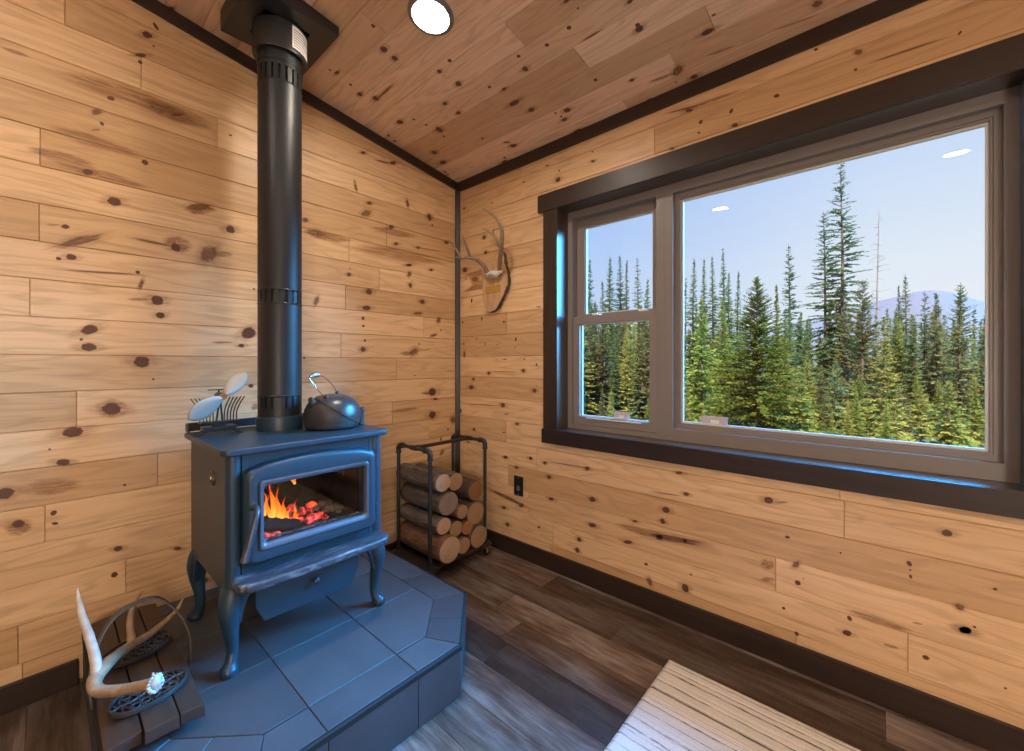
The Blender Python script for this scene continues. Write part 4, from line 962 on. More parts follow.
slotted(bm, PR, 2.362, 2.420); shell(2.420, 2.445); add_lathe(bm, [(PR + .0025, 2.440), (PR + .003, 2.444), (PR + .0025, 2.448)], 64, (PX, PY, 0)); shell(2.448, 2.52)
for zz in (1.07, 1.450, 1.506, 2.358, 2.424): add_lathe(bm, [(PR, zz - .003), (PR + .0018, zz), (PR, zz + .003)], 64, (PX, PY, 0), caps=False)
mesh_obj('outer_pipe', bm, M['pipe'], SP, 40)
bm = NB(); add_lathe(bm, [(PR - .014, .93), (PR - .014, 2.6)], 48, (PX, PY, 0)); mesh_obj('inner_flue', bm, M['black'], SP, 40)
bm = NB(); add_lathe(bm, [(.072, .9275), (.087, .9275), (.0875, .930), (.0875, .978), (.084, .985), (.078, .987)], 56, (PX, PY, 0)); mesh_obj('flue_collar', bm, M['stove'], SP, 40)
bm = NB(); add_lathe(bm, [(.084, 2.484), (.099, 2.480), (.102, 2.486), (.102, 2.596), (.09, 2.599)], 56, (PX, PY, 0)); cu = mesh_obj('ceiling_collar', bm, M['black'], SP, 40)
# printed label wrapped on the collar
bm = NB()
a0, a1 = math.radians(-84), math.radians(-30)
def arc_patch(bm, r, a0, a1, z0, z1, mat, n=8, th=.0006):
    A = [[bm.verts.new((PX + q * math.cos(a), PY + q * math.sin(a), z)) for a in [a0 + (a1 - a0) * k / n for k in range(n + 1)]] for q, z in ((r, z0), (r, z1), (r - th, z1), (r - th, z0))]
    for i in range(4):
        B, D = A[i], A[(i + 1) % 4]
        for k in range(n):
            f = bm.faces.new((B[k], B[k + 1], D[k + 1], D[k])); f.material_index = mat
arc_patch(bm, .1030, a0, a1, 2.498, 2.588, 0)
for i in range(7): arc_patch(bm, .1034, a0 + .05, a1 - (.06 if i % 3 else .35), 2.506 + .011 * i, 2.5095 + .011 * i, 1)
pl_ = mesh_obj('printed_label', bm, [M['white'], M['ink']], SP); pl_['label'] = 'white printed label on the collar'
# square support box hanging from the ceiling
CB = thing('chimney_support_box', 'square black steel support box on the ceiling around the stove pipe', 'box', (PX, PY, 2.60))
bm = NB()
h = .172
sq = lambda k: [(PX - k, PY - k), (PX + k, PY - k), (PX + k, PY + k), (PX - k, PY + k)]
n0 = [bm.verts.new((x, y, 2.600)) for x, y in sq(h)]; n1 = [bm.verts.new((x, y, zc(x) - .0005)) for x, y in sq(h)]; n2 = [bm.verts.new((x, y, 2.600)) for x, y in sq(.088)]
n3 = [bm.verts.new((x, y, 2.64)) for x, y in sq(.088)]
for i in range(4):
    j = (i + 1) % 4
    bm.faces.new((n0[i], n0[j], n1[j], n1[i])); bm.faces.new((n0[j], n0[i], n2[i], n2[j])); bm.faces.new((n2[j], n2[i], n3[i], n3[j]))
bm.faces.new(n3); bmesh.ops.recalc_face_normals(bm, faces=list(bm.faces)); 
mesh_obj('box_shell', bm, M['black'], CB)

# ------------------------------------------------------------------ stove top fan
F = thing('stove_fan', 'heat powered stove fan with pale two petal blade on the left of the stove top', 'fan', (-1.515, -.33, .927))
bm = NB()
fc = Vector((-1.512, -.325, .927))
def P3(x, y, z): return fc + Vector((x, y, z))
for sx in (-1, 1):
    add_prism(bm, [(sx * .012, .022), (sx * .045, .022), (sx * .082, .000), (sx * .066, .000), (sx * .040, .014), (sx * .012, .014)], lambda u, v, d: P3(u, d, v), -.022, -.012, bevel=.001)
    add_prism(bm, [(sx * .012, .022), (sx * .045, .022), (sx * .082, .000), (sx * .066, .000), (sx * .040, .014), (sx * .012, .014)], lambda u, v, d: P3(u, d, v), .012, .022, bevel=.001)
add_box(bm, P3(-.055, -.024, .020), P3(.055, .024, .034), .002)
add_box(bm, P3(-.062, -.022, .046), P3(.066, .022, .052), .001)
add_box(bm, P3(-.020, -.018, .034), P3(.020, .018, .046), .001)
mesh_obj('base', bm, M['blackpl'], F, 40)
bm = NB()
for s_ in (-1, 1):
    for k in range(5):
        b = .018 + .0105 * k
        pts = [P3(s_ * b, 0, .050), P3(s_ * (b + .001), 0, .085), P3(s_ * (b + .008 + .001 * k), 0, .115), P3(s_ * (b + .020 + .002 * k), 0, .143)]
        add_tube(bm, spline(pts, 5), .0016, 8, flat=(12., 1.) if False else None)
        # thin cooling fin with real depth
        sp_ = spline(pts, 5)
        for a, c in zip(sp_, sp_[1:]):
            tmp = bmesh.new(); d = (c - a).normalized(); nrm = Vector((d.z, 0, -d.x)) * .0011
            v = [tmp.verts.new(q) for q in (a - nrm + Vector((0, -.005, 0)), a + nrm + Vector((0, -.005, 0)), c + nrm + Vector((0, -.005, 0)), c - nrm + Vector((0, -.005, 0)))]
            w = [tmp.verts.new(x.co + Vector((0, .010, 0))) for x in v]
            tmp.faces.new(v[::-1]); tmp.faces.new(w)
            for i in range(4): tmp.faces.new((v[i], v[(i + 1) % 4], w[(i + 1) % 4], w[i]))
            join(bm, tmp)
bmesh.ops.recalc_face_normals(bm, faces=list(bm.faces))
mesh_obj('cooling_fins', bm, M['blackpl'], F)
bm = NB(); add_tube(bm, [P3(-.008, 0, .05), P3(.004, -.004, .145)], .0035, 10); add_tube(bm, [P3(.012, 0, .05), P3(.004, -.004, .145)], .0035, 10)
add_tube(bm, [P3(.003, .020, .150), P3(.003, -.040, .150)], .0135, 20); add_box(bm, P3(-.035, .0, .172), P3(.040, .004, .176), .001); add_box(bm, P3(-.002, 0, .15), P3(.003, .004, .175), .0005)
mesh_obj('motor_mount', bm, M['blackpl'], F, 40)
hub = P3(.003, -.046, .150)
bm = NB(); add_lathe(bm, [(.013, .006), (.013, -.004), (.009, -.009), (.001, -.010)], 22, hub, axis='y')
bl = mesh_obj('fan_hub', bm, M['chrome'], F, 40)
def petal(ang, L, W, twist):
    bm = NB(); n, m = 14, 8; top, bot = {}, {}
    ca, sa = math.cos(ang), math.sin(ang)
    for i in range(n + 1):
        t = i / n; w = W * (max(0., math.sin((t * .97 + .03) ** 1.15 * PI)) ** .5 if t < 1 else .05)
        w = max(w, W * .22 * (1 - t))
        for j in range(m + 1):
            s_ = (j / m - .5) * 2
            x = .008 + L * t; y = w * s_; z = -math.sin(twist) * y + .012 * (1 - s_ * s_) * (1 - .4 * t) - .01 * t
            y2 = y * math.cos(twist)
            q = hub + Vector((x * ca - y2 * sa, -z, x * sa + y2 * ca))
            top[i, j] = bm.verts.new(q + Vector((0, -.0008, 0))); bot[i, j] = bm.verts.new(q + Vector((0, .0008, 0)))
    for i in range(n):
        for j in range(m):
            a = bm.faces.new((top[i, j], top[i + 1, j], top[i + 1, j + 1], top[i, j + 1])); b = bm.faces.new((bot[i, j + 1], bot[i + 1, j + 1], bot[i + 1, j], bot[i, j])); a.smooth = b.smooth = True
    for i in range(n):
        bm.faces.new((top[i, 0], bot[i, 0], bot[i + 1, 0], top[i + 1, 0])); bm.faces.new((top[i + 1, m], bot[i + 1, m], bot[i, m], top[i, m]))
    for j in range(m):
        bm.faces.new((top[0, j + 1], bot[0, j + 1], bot[0, j], top[0, j])); bm.faces.new((top[n, j], bot[n, j], bot[n, j + 1], top[n, j + 1]))
    bmesh.ops.recalc_face_normals(bm, faces=list(bm.faces)); return bm
mesh_obj('fan_blade', petal(math.radians(48), .112, .030, math.radians(24)), M['alu'], F)
mesh_obj('fan_blade', petal(math.radians(217), .124, .039, math.radians(24)), M['alu'], F)

# ------------------------------------------------------------------ kettle
K = thing('kettle', 'black cast iron kettle with wire bail handle on the stove top right of the pipe', 'kettle', (-1.140, -.490, .927))
kc_ = Vector((-1.140, -.490, .927))
prof = [(.080, 0), (.098, .001), (.106, .006), (.109, .018), (.1115, .045), (.112, .060), (.108, .082), (.097, .104), (.080, .121), (.060, .132), (.040, .138)]
bm = NB(); add_lathe(bm, prof + [(.001, .140)], 48, kc_)
mesh_obj('body', bm, M['iron'], K, 50)
# hooded lid: the upper shell cut by a slanting rim
bm = NB()
lidp = [(r_ + .0045, z + .003) for r_, z in prof[3:]] + [(.001, .146)]
add_lathe(bm, lidp, 64, kc_, caps=False)
ud = Vector((.52, -.55, .0)).normalized()
bmesh.ops.bisect_plane(bm, geom=list(bm.verts) + list(bm.edges) + list(bm.faces), plane_co=kc_ + Vector((0, 0, .088)), plane_no=(Vector((-.52, .20, -.82))).normalized(), clear_outer=True)
r_ = bmesh.ops.solidify(bm, geom=list(bm.faces), thickness=.004)
bmesh.ops.recalc_face_normals(bm, faces=list(bm.faces))
M['ironlid'] = simple('polished_iron_lid', (.055, .058, .062), .3, .35, .6, nscale=30, nvar=.3, bump=.12, bscale=120)
kl_ = mesh_obj('lid', bm, M['ironlid'], K, 50); kl_['label'] = 'smooth hooded lid'
bm = NB(); add_tube(bm, spline([kc_ + Vector(p) for p in ((-.070, -.01, .085), (-.090, -.02, .112), (-.098, -.025, .126), (-.104, -.028, .129))], 5), lerp_list([.026, .017, .011, .010], 5), 16)
mesh_obj('spout', bm, M['iron'], K, 50)
eA, eB = Vector((-1.185, -.535, 1.058)), Vector((-1.098, -.452, 1.064))
bm = NB()
for e in (eA, eB):
    bm.free(); bm = NB(); add_lathe(bm, [(.010, -.012), (.010, .010), (.006, .016), (.001, .017)], 16, e)
    mesh_obj('handle_lug', bm, M['iron'], K, 50); bm = NB()
bm.free()
g0, g1 = Vector((-1.262, -.555, 1.150)), Vector((-1.203, -.512, 1.154))
bm = NB()
wire = spline([eA + Vector((0, 0, .008)), Vector((-1.215, -.552, 1.082)), Vector((-1.243, -.562, 1.112)), Vector((-1.263, -.560, 1.142)), g0, (g0 + g1) / 2 + Vector((0, 0, .004)), g1, Vector((-1.165, -.485, 1.140)), Vector((-1.122, -.462, 1.104)), eB + Vector((0, 0, .008))], 6)
add_tube(bm, wire, .0022, 10)
bh = mesh_obj('bail_handle', bm, M['chrome'], K, 60)
bm = NB(); coil = []
d = (g1 - g0); a_, b_ = frame_from(d)
for i in range(161):
    t = i / 160; rr_ = .004 + .0055 * math.sin(t * PI)
    coil.append(g0 + d * t + (a_ * math.cos(t * 2 * PI * 11) + b_ * math.sin(t * 2 * PI * 11)) * rr_ + Vector((0, 0, .004 * math.sin(PI * t))))
add_tube(bm, coil, .0019, 6); mesh_obj('coil_grip', bm, M['steel'], bh, 60)
# small ribbed iron pot at the right edge of the stove top
bm = NB(); rc = Vector((-1.012, -.500, .927)); n = 28; prof2 = [(.012, 0), (.0135, .002), (.0125, .012), (.0125, .055), (.0145, .060), (.0145, .076), (.011, .078), (.010, .03)]
rings = []
for r0, z in prof2: rings.append([bm.verts.new(rc + Vector(((r0 + .0012 * (k % 2)) * math.cos(2 * PI * k / n), (r0 + .0012 * (k % 2)) * math.sin(2 * PI * k / n), z))) for k in range(n)])
for A, B in zip(rings, rings[1:]):
    for k in range(n): bm.faces.new((A[k], A[(k + 1) % n], B[(k + 1) % n], B[k]))
bm.faces.new(rings[0][::-1]); bm.faces.new(rings[-1])
tag(mesh_obj('ribbed_iron_pot', bm, M['iron']), 'small black ribbed iron pot standing behind the kettle at the stove top edge', 'pot')

# ------------------------------------------------------------------ firewood rack
RX0, RX1, RY0, RY1 = -.550, -.125, -.400, -.093
RK = thing('firewood_rack', 'black iron pipe firewood rack on casters in the room corner', 'rack', ((RX0 + RX1) / 2, (RY0 + RY1) / 2, 0), 0)
M['rackwood'] = wood('dark_rack_board', (.05, .032, .024), (.035, .022, .017), (.02, .012, .009))
bm = NB()
for (x0_, y0_, x1_, y1_) in ((RX0 - .05, RY0 - .03, RX0 + .055, RY1 + .03), (RX1 - .055, RY0 - .03, RX1 + .03, RY1 + .03), (RX0 + .06, RY0 - .01, RX1 - .06, RY0 + .085), (RX0 + .06, RY1 - .085, RX1 - .06, RY1 + .01)):
    add_box(bm, (x0_, y0_, .055), (x1_, y1_, .078), .002)
bm.normal_update(); uv_box(bm); mesh_obj('base_board', bm, M['rackwood'], RK, 30)
def pipe_u(x):
    bm = NB(); z1 = .715
    for y in (RY0, RY1): add_tube(bm, [(x, y, .078), (x, y, z1 - .03)], .0105, 14)
    add_tube(bm, [(x, RY0 + .03, z1), (x, RY1 - .03, z1)], .0105, 14)
    for y, s_ in ((RY0, 1), (RY1, -1)):
        el = [Vector((x, y, z1 - .045)), Vector((x, y, z1 - .022)), Vector((x, y + s_ * .007, z1 - .007)), Vector((x, y + s_ * .022, z1)), Vector((x, y + s_ * .045, z1))]
        add_tube(bm, spline(el, 4), .0145, 14); 
        for q, dv in ((el[0], Vector((0, 0, 1))), (el[-1], Vector((0, s_, 0)))): add_tube(bm, [q - dv * .005, q + dv * .006], .017, 14)
        add_lathe(bm, [(.032, .078), (.032, .083), (.016, .086), (.015, .104), (.001, .105)], 20, (x, y, 0))
    ym = RY0 + .15
    add_tube(bm, [(x, ym - .026, z1), (x, ym + .026, z1)], .0145, 14)
    return bm
for x in (RX0, RX1): mesh_obj('pipe_frame', pipe_u(x), M['black'], RK, 40)
bm = NB(); ym = RY0 + .15
add_tube(bm, [(RX0, ym, .715), (RX1, ym, .715)], .0105, 14)
for x, s_ in ((RX0, 1), (RX1, -1)): add_tube(bm, [(x, ym, .715), (x + s_ * .03, ym, .715)], .0145, 14)
mesh_obj('cross_pipe', bm, M['black'], RK, 40)
for x in (RX0 - .01, RX1 + .0):
    for y in (RY0 - .01, RY1 + .01):
        bm = NB()
        add_box(bm, (x - .018, y - .018, .050), (x + .018, y + .018, .055), .001)
        for s_ in (-1, 1): add_box(bm, (x - .009, y + s_ * .010 - .001, .018), (x + .009, y + s_ * .010 + .001, .052), .0005)
        c = mesh_obj('caster', bm, M['chrome'], RK, 40)
        bm = NB(); add_lathe(bm, [(.006, -.008), (.018, -.008), (.020, -.005), (.020, .005), (.018, .008), (.006, .008)], 24, (x, y, .020), axis='y'); mesh_obj('wheel', bm, M['blackpl'], c, 40)

def bark_mat(name, c0, c1, c2):
    t = NT(name); p = t.obj()
    n = t.noise(t.vmath('MULTIPLY', p, (1, .25, 1)), 34., 5, .65); n2 = t.noise(p, 9., 3)
    c = t.ramp(n, [(.3, c0), (.5, c1), (.72, c2)]); c = t.mix(t.mapr(n2, .4, .7, 0, .6), c, (*c1, 1))
    b = t.bsdf(Base_Color=c, Roughness=.92); t.t.links.new(t.bump(n, .8, .012), b.inputs['Normal']); return t.m
M['bark'] = [bark_mat('grey_brown_bark', (.035, .023, .017), (.10, .073, .057), (.18, .14, .115)), bark_mat('dark_bark', (.02, .013, .010), (.055, .036, .026), (.11, .08, .06)), bark_mat('red_brown_bark', (.05, .024, .013), (.14, .065, .034), (.23, .125, .07))]
def cut_mat(name, a, b_):
    t = NT(name); uv = t.uvc()
    ln = t.n('ShaderNodeVectorMath', operation='LENGTH'); t.put(ln.inputs[0], uv); r0 = ln.outputs['Value']
    n = t.noise(uv, 3., 4); rr0 = t.math('ADD', r0, t.math('MULTIPLY', n, .12))
    rg = t.math('SINE', t.math('MULTIPLY', rr0, 62.))
    c = t.mix(t.mapr(rg, -1, 1), (*a, 1), (*[q * .8 for q in b_], 1)); c = t.mix(t.mapr(n, .45, .75, 0, .4), c, (*[x * .6 for x in b_], 1))
    at = t.n('ShaderNodeSeparateXYZ'); t.put(at.inputs[0], uv)
    ang = t.math('ARCTAN2', at.outputs[1], at.outputs[0]); cr = t.math('ABSOLUTE', t.math('ADD', ang, t.math('MULTIPLY', n, .5)))
    cr = t.math('LESS_THAN', cr, .045); cr = t.math('MULTIPLY', cr, t.mapr(r0, .15, .8, 0.9, .2))
    c = t.mix(cr, c, (.05, .028, .018, 1)); c = t.mix(t.mapr(r0, .93, 1., 0, .8), c, (.07, .04, .025, 1))
    bb = t.bsdf(Base_Color=c, Roughness=.8); return t.m
M['cut'] = [cut_mat('fresh_cut_pine', (.54, .37, .25), (.41, .26, .165)), cut_mat('orange_cut_wood', (.42, .19, .07), (.30, .12, .04)), cut_mat('weathered_cut_wood', (.30, .22, .18), (.20, .145, .12)), cut_mat('tan_cut_wood', (.40, .25, .14), (.28, .165, .09)), cut_mat('brown_cut_wood', (.30, .135, .06), (.19, .08, .035))]
def log(x, z, r, yf, L, bark, cut, seed, label, rx=1.0, crack=0.):
    rg = random.Random(seed); n = 30; bm = NB(); o = Vector((seed * 3.7, 1, 2)); rings = []; m = 12
    prof = [1 + .05 * mnoise.noise(Vector((math.cos(2 * PI * k / n), math.sin(2 * PI * k / n), seed * 2.3)) * 1.3) for k in range(n)]
    bend = rg.uniform(-.006, .006)
    for i in range(m + 1):
        t = i / m; y = yf + L * t
        ring = []
        for k in range(n):
            a = 2 * PI * k / n; q = r * prof[k] * (1 + .035 * mnoise.noise(Vector((math.cos(a) * 2, math.sin(a) * 2, y * 9)) + o))
            if i in (0, m): q *= .985
            ring.append(bm.verts.new((x + bend * math.sin(t * PI) + math.cos(a) * q * rx, y, z + math.sin(a) * q)))
        rings.append(ring)
    for A, B in zip(rings, rings[1:]):
        for k in range(n):
            f = bm.faces.new((A[k], A[(k + 1) % n], B[(k + 1) % n], B[k])); f.smooth = True
    bm.faces.new(rings[-1]); bm.faces.new(rings[0][::-1])
    bmesh.ops.recalc_face_normals(bm, faces=list(bm.faces))
    lo = mesh_obj('firewood_log', bm, M['bark'][bark]); tag(lo, label, 'log', 'logs stacked in the firewood rack')
    bm = NB(); uv = bm.loops.layers.uv.new('UVMap')
    ca, sa = math.cos(seed * 1.9), math.sin(seed * 1.9)
    cs = []
    for q, y in ((.97, yf - .0005), (.97, yf - .002), (.5, yf - .0035)):
        cs.append([bm.verts.new((x + math.cos(2 * PI * k / n) * r * prof[k] * q * rx, y, z + math.sin(2 * PI * k / n) * r * prof[k] * q)) for k in range(n)])
    cen = bm.verts.new((x, yf - .004, z))
    for A, B in zip(cs, cs[1:]):
        for k in range(n): bm.faces.new((A[k], A[(k + 1) % n], B[(k + 1) % n], B[k]))
    for k in range(n): bm.faces.new((cs[-1][k], cs[-1][(k + 1) % n], cen))
    bmesh.ops.recalc_face_normals(bm, faces=list(bm.faces))
    for f in bm.faces:
        for l in f.loops:
            u, v = (l.vert.co.x - x) / r / rx, (l.vert.co.z - z) / r
            l[uv].uv = (u * ca - v * sa, u * sa + v * ca)
    mesh_obj('cut_end', bm, M['cut'][cut], lo)
LY = .36
LOGS = [(-.456, .158, .074, -.455, .40, 2, 0, 'thick log with pale ringed end at the bottom left of the rack', 1.03),
        (-.322, .127, .046, -.42, .38, 2, 3, 'thin tan log on the rack floor between the two thick bottom logs', 1.15),
        (-.208, .148, .067, -.43, .39, 1, 3, 'thick golden ended log at the bottom right of the rack', 1.03),
        (-.462, .281, .047, -.41, .38, 0, 0, 'medium pale log resting on the bottom left log', 1.1),
        (-.368, .235, .047, -.405, .36, 1, 3, 'brown split log right of the medium pale log in the second row', 1.05),
        (-.283, .220, .041, -.41, .36, 2, 1, 'small bright orange ended log in the second row', 1.1),
        (-.216, .288, .068, -.41, .38, 1, 3, 'tall tan oval log right of the small round log, under the dark brown top log', 1.05),
        (-.330, .328, .040, -.42, .38, 2, 3, 'small round tan log in the middle of the rack', 1.03),
        (-.428, .400, .065, -.41, .38, 0, 2, 'big grey weathered log with cracked end in the third row', 1.1),
        (-.205, .422, .058, -.40, .36, 1, 4, 'dark brown ended log at the top right of the rack', 1.1),
        (-.476, .530, .050, -.42, .40, 0, 0, 'pale ended log at the top left of the rack', 1.1),
        (-.362, .508, .052, -.395, .36, 0, 3, 'tan split log at the top middle of the rack', 1.05)]
for i, (x, z, r, y, L, b, c, lab, rx) in enumerate(LOGS): log(x, z, r, y, min(L, -.035 - y), b, c, i + 1, lab, rx)

# ------------------------------------------------------------------ wall outlet plate
bm = NB()
add_box(bm, (-.0065, -.611, .379), (-.0005, -.537, .499), .003, 3)
o = thing('wall_outlet', 'black wall plate with round socket on the pine wall beside the firewood rack', 'outlet', (0, -.574, .439))
mesh_obj('cover_plate', bm, M['blackpl'], o, 40)
bm = NB(); add_lathe(bm, [(.016, -.0066), (.016, -.010), (.013, -.011), (.010, -.008), (.001, -.008)], 24, (0, -.574, .425), axis='x'); sk = mesh_obj('socket', bm, simple('dark_grey_socket', (.10, .10, .10), .4), o, 40)
for zz in (.388, .490):
    bm = NB(); add_lathe(bm, [(.003, -.0066), (.003, -.0078), (.001, -.008)], 12, (0, -.574, zz), axis='x'); mesh_obj('screw', bm, M['steel'], o)
# ------------------------------------------------------------------ antler mount on the right wall
def horn(name, c0, c1, rough=.55):
    t = NT(name); p = t.obj(); n = t.noise(p, 45., 4, .6); n2 = t.noise(p, 7., 3)
    c = t.mix(t.mapr(n, .3, .7), (*c0, 1), (*c1, 1)); c = t.mix(t.mapr(n2, .4, .65, 0, .5), c, (*[x * .55 for x in c0], 1))
    b = t.bsdf(Base_Color=c, Roughness=rough); t.t.links.new(t.bump(n, .3, .004), b.inputs['Normal']); return t.m
M['horn'] = horn('brown_antler', (.16, .10, .065), (.33, .24, .17))
M['bone'] = horn('white_skull_bone', (.55, .52, .47), (.72, .70, .66))
M['shed'] = horn('pale_shed_antler', (.25, .16, .095), (.46, .33, .22))
M['tip'] = horn('bone_white_tine', (.42, .33, .25), (.60, .51, .41))
AM = thing('antler_mount', 'deer antlers on a live edge wood slab hung in the corner left of the window', 'antlers', (-.0, -.39, 1.70))
M['slab'] = wood('pale_slab', (.60, .40, .235), (.52, .33, .18), (.40, .23, .11), rough=.5)
out = [(-.262, 1.818), (-.275, 1.740), (-.280, 1.655), (-.295, 1.590), (-.315, 1.552), (-.345, 1.540), (-.392, 1.547), (-.430, 1.585), (-.462, 1.630), (-.485, 1.668), (-.502, 1.700), (-.503, 1.745), (-.494, 1.790), (-.478, 1.835), (-.468, 1.885), (-.455, 1.905), (-.440, 1.880), (-.405, 1.850), (-.345, 1.838), (-.300, 1.836)]
bm = NB(); sm_ = spline([(u, v, 0) for u, v in out + [out[0]]], 3)[:-1]
add_prism(bm, [(p.x, p.y) for p in sm_], lambda u, v, d: Vector((d, u, v)), -.030, -.0012, bevel=.004, seg=2); bm.normal_update(); uv_box(bm)
mesh_obj('slab', bm, M['slab'], AM, 40)
bm = NB(); edge = spline([(-.016, u, v) for u, v in out[5:16]], 4); rg = random.Random(4)
add_tube(bm, edge, [.010 + rg.uniform(-.003, .003) for _ in edge], 10, jitter=.15, rng=rg); mesh_obj('bark_edge', bm, M['bark'][1], AM, 60)
bm = NB(); lump(bm, (-.052, -.408, 1.772), .045, random.Random(5), 0, 3, (.65, 1.25, .55)); 
for y in (-.352, -.462): lump(bm, (-.052, y, 1.780), .020, random.Random(8), 0, 2, (.9, .9, .9))
mesh_obj('skull_cap', bm, M['bone'], AM, 60)
bm = NB(); add_box(bm, (-.0335, -.440, 1.660), (-.030, -.310, 1.705), .001); mesh_obj('brass_tinted_tag', bm, simple('ochre_tag', (.42, .22, .05), .5), AM)
def antler(name, main, tines, parent, mat, k=8, tipmat=None):
    bm = NB(); rg = random.Random(len(main))
    def chain(pts, r): add_tube(bm, spline(pts, k), [q * .82 * (1 + rg.uniform(-.05, .05)) for q in lerp_list(r, k)], 12)
    chain(*main)
    for t in tines: chain(*t)
    return mesh_obj(name, bm, mat, parent, 60)
antler('antler', ([(-.055, -.458, 1.785), (-.095, -.500, 1.835), (-.135, -.548, 1.890), (-.160, -.580, 1.945), (-.175, -.586, 2.000), (-.190, -.560, 2.058), (-.200, -.515, 2.100), (-.205, -.462, 2.138)], [.018, .0165, .016, .0145, .012, .009, .006, .002]),
       [([(-.140, -.552, 1.893), (-.175, -.545, 1.945), (-.195, -.515, 1.985), (-.215, -.470, 2.014)], [.012, .0105, .007, .0018]), ([(-.185, -.530, 1.968), (-.196, -.541, 1.985), (-.205, -.553, 1.998)], [.007, .005, .0015])], AM, M['horn'])
antler('antler', ([(-.055, -.353, 1.787), (-.090, -.352, 1.830), (-.125, -.318, 1.868), (-.160, -.285, 1.879), (-.205, -.259, 1.872), (-.245, -.243, 1.876)], [.018, .016, .0145, .0125, .008, .002]),
       [([(-.150, -.290, 1.877), (-.168, -.284, 1.930), (-.185, -.272, 1.990), (-.200, -.248, 2.085)], [.011, .0095, .007, .0015]), ([(-.200, -.262, 1.873), (-.228, -.252, 1.915), (-.250, -.240, 1.950), (-.272, -.223, 1.978)], [.009, .0075, .005, .0015])], AM, M['horn'])

# ------------------------------------------------------------------ stave bench on the hearth, trivets, shed antler
TX, TY, TZ = -1.762, -.475, .245
TR = thing('wooden_stave_tray', 'dark brown three stave wooden tray with strap handle at the left end of the hearth', 'tray', (TX, TY, HZ))
M['stave'] = wood('dark_brown_stave', (.070, .036, .024), (.047, .025, .017), (.026, .013, .009), rough=.5, var=.2)
L0, L1 = -.845, -.095
W = [-.103, -.032, .038, .094]
def crown(u): return .012 * (1 - (u / .105) ** 2)
for i in range(3):
    bm = NB()
    a, b = W[i] + .0015, W[i + 1] - .0015
    dz = [.0, .002, -.001][i]; dl = [(.012, 0), (-.006, 0), (.004, 0)][i]
    top = [(a + (b - a) * k / 4, TZ + dz + crown(a + (b - a) * k / 4)) for k in range(5)]
    poly = top + [(u, v - .034) for u, v in reversed(top)]
    add_prism(bm, poly, lambda u, v, d: Vector((TX + u, d, v)), L0 + dl[0], L1, bevel=.003)
    # pinch the staves so the tray tapers slightly to its far end
    for v in bm.verts: v.co.x = TX + (v.co.x - TX) * (1.0 + .06 * (1 - (v.co.y - L0) / (L1 - L0)))
    bm.normal_update(); uv_box(bm); mesh_obj('stave', bm, M['stave'], TR, 30)
for yy in (-.70, -.24):
    bm = NB(); add_box(bm, (TX - .09, yy - .03, HZ + .0005), (TX + .085, yy + .03, TZ - .0262), .003); bm.normal_update(); uv_box(bm); mesh_obj('batten', bm, M['stave'], TR, 30)
M['strap'] = simple('dull_iron_strap', (.085, .07, .058), .5, .3, nscale=20, nvar=.3)
bm = NB()
hp = spline([(-1.876, -.575, .222), (-1.880, -.572, .30), (-1.864, -.562, .385), (-1.830, -.55, .445), (-1.782, -.545, .465), (-1.730, -.545, .462), (-1.690, -.55, .418), (-1.662, -.562, .36), (-1.650, -.572, .30), (-1.652, -.576, .222)], 8)
rad = .0085
add_tube(bm, hp, rad, 10, flat=None)
# flatten the strap: thin across the arch, wide along the tray
bm.clear(); m = len(hp); rings = []
for i, p in enumerate(hp):
    d = (hp[min(m - 1, i + 1)] - hp[max(0, i - 1)]).normalized(); wv = Vector((0, 1, 0)); nv = d.cross(wv).normalized(); wv = nv.cross(d).normalized()
    rings.append([bm.verts.new(p + wv * sx * .0125 + nv * sy * .0022) for sx, sy in ((-1, -1), (1, -1), (1, 1), (-1, 1))])
for A, B in zip(rings, rings[1:]):
    for k in range(4): bm.faces.new((A[k], A[(k + 1) % 4], B[(k + 1) % 4], B[k]))
bm.faces.new(rings[0][::-1]); bm.faces.new(rings[-1]); bmesh.ops.recalc_face_normals(bm, faces=list(bm.faces))
sh = mesh_obj('strap_handle', bm, M['strap'], TR); sh['label'] = 'arched flat metal strap handle'

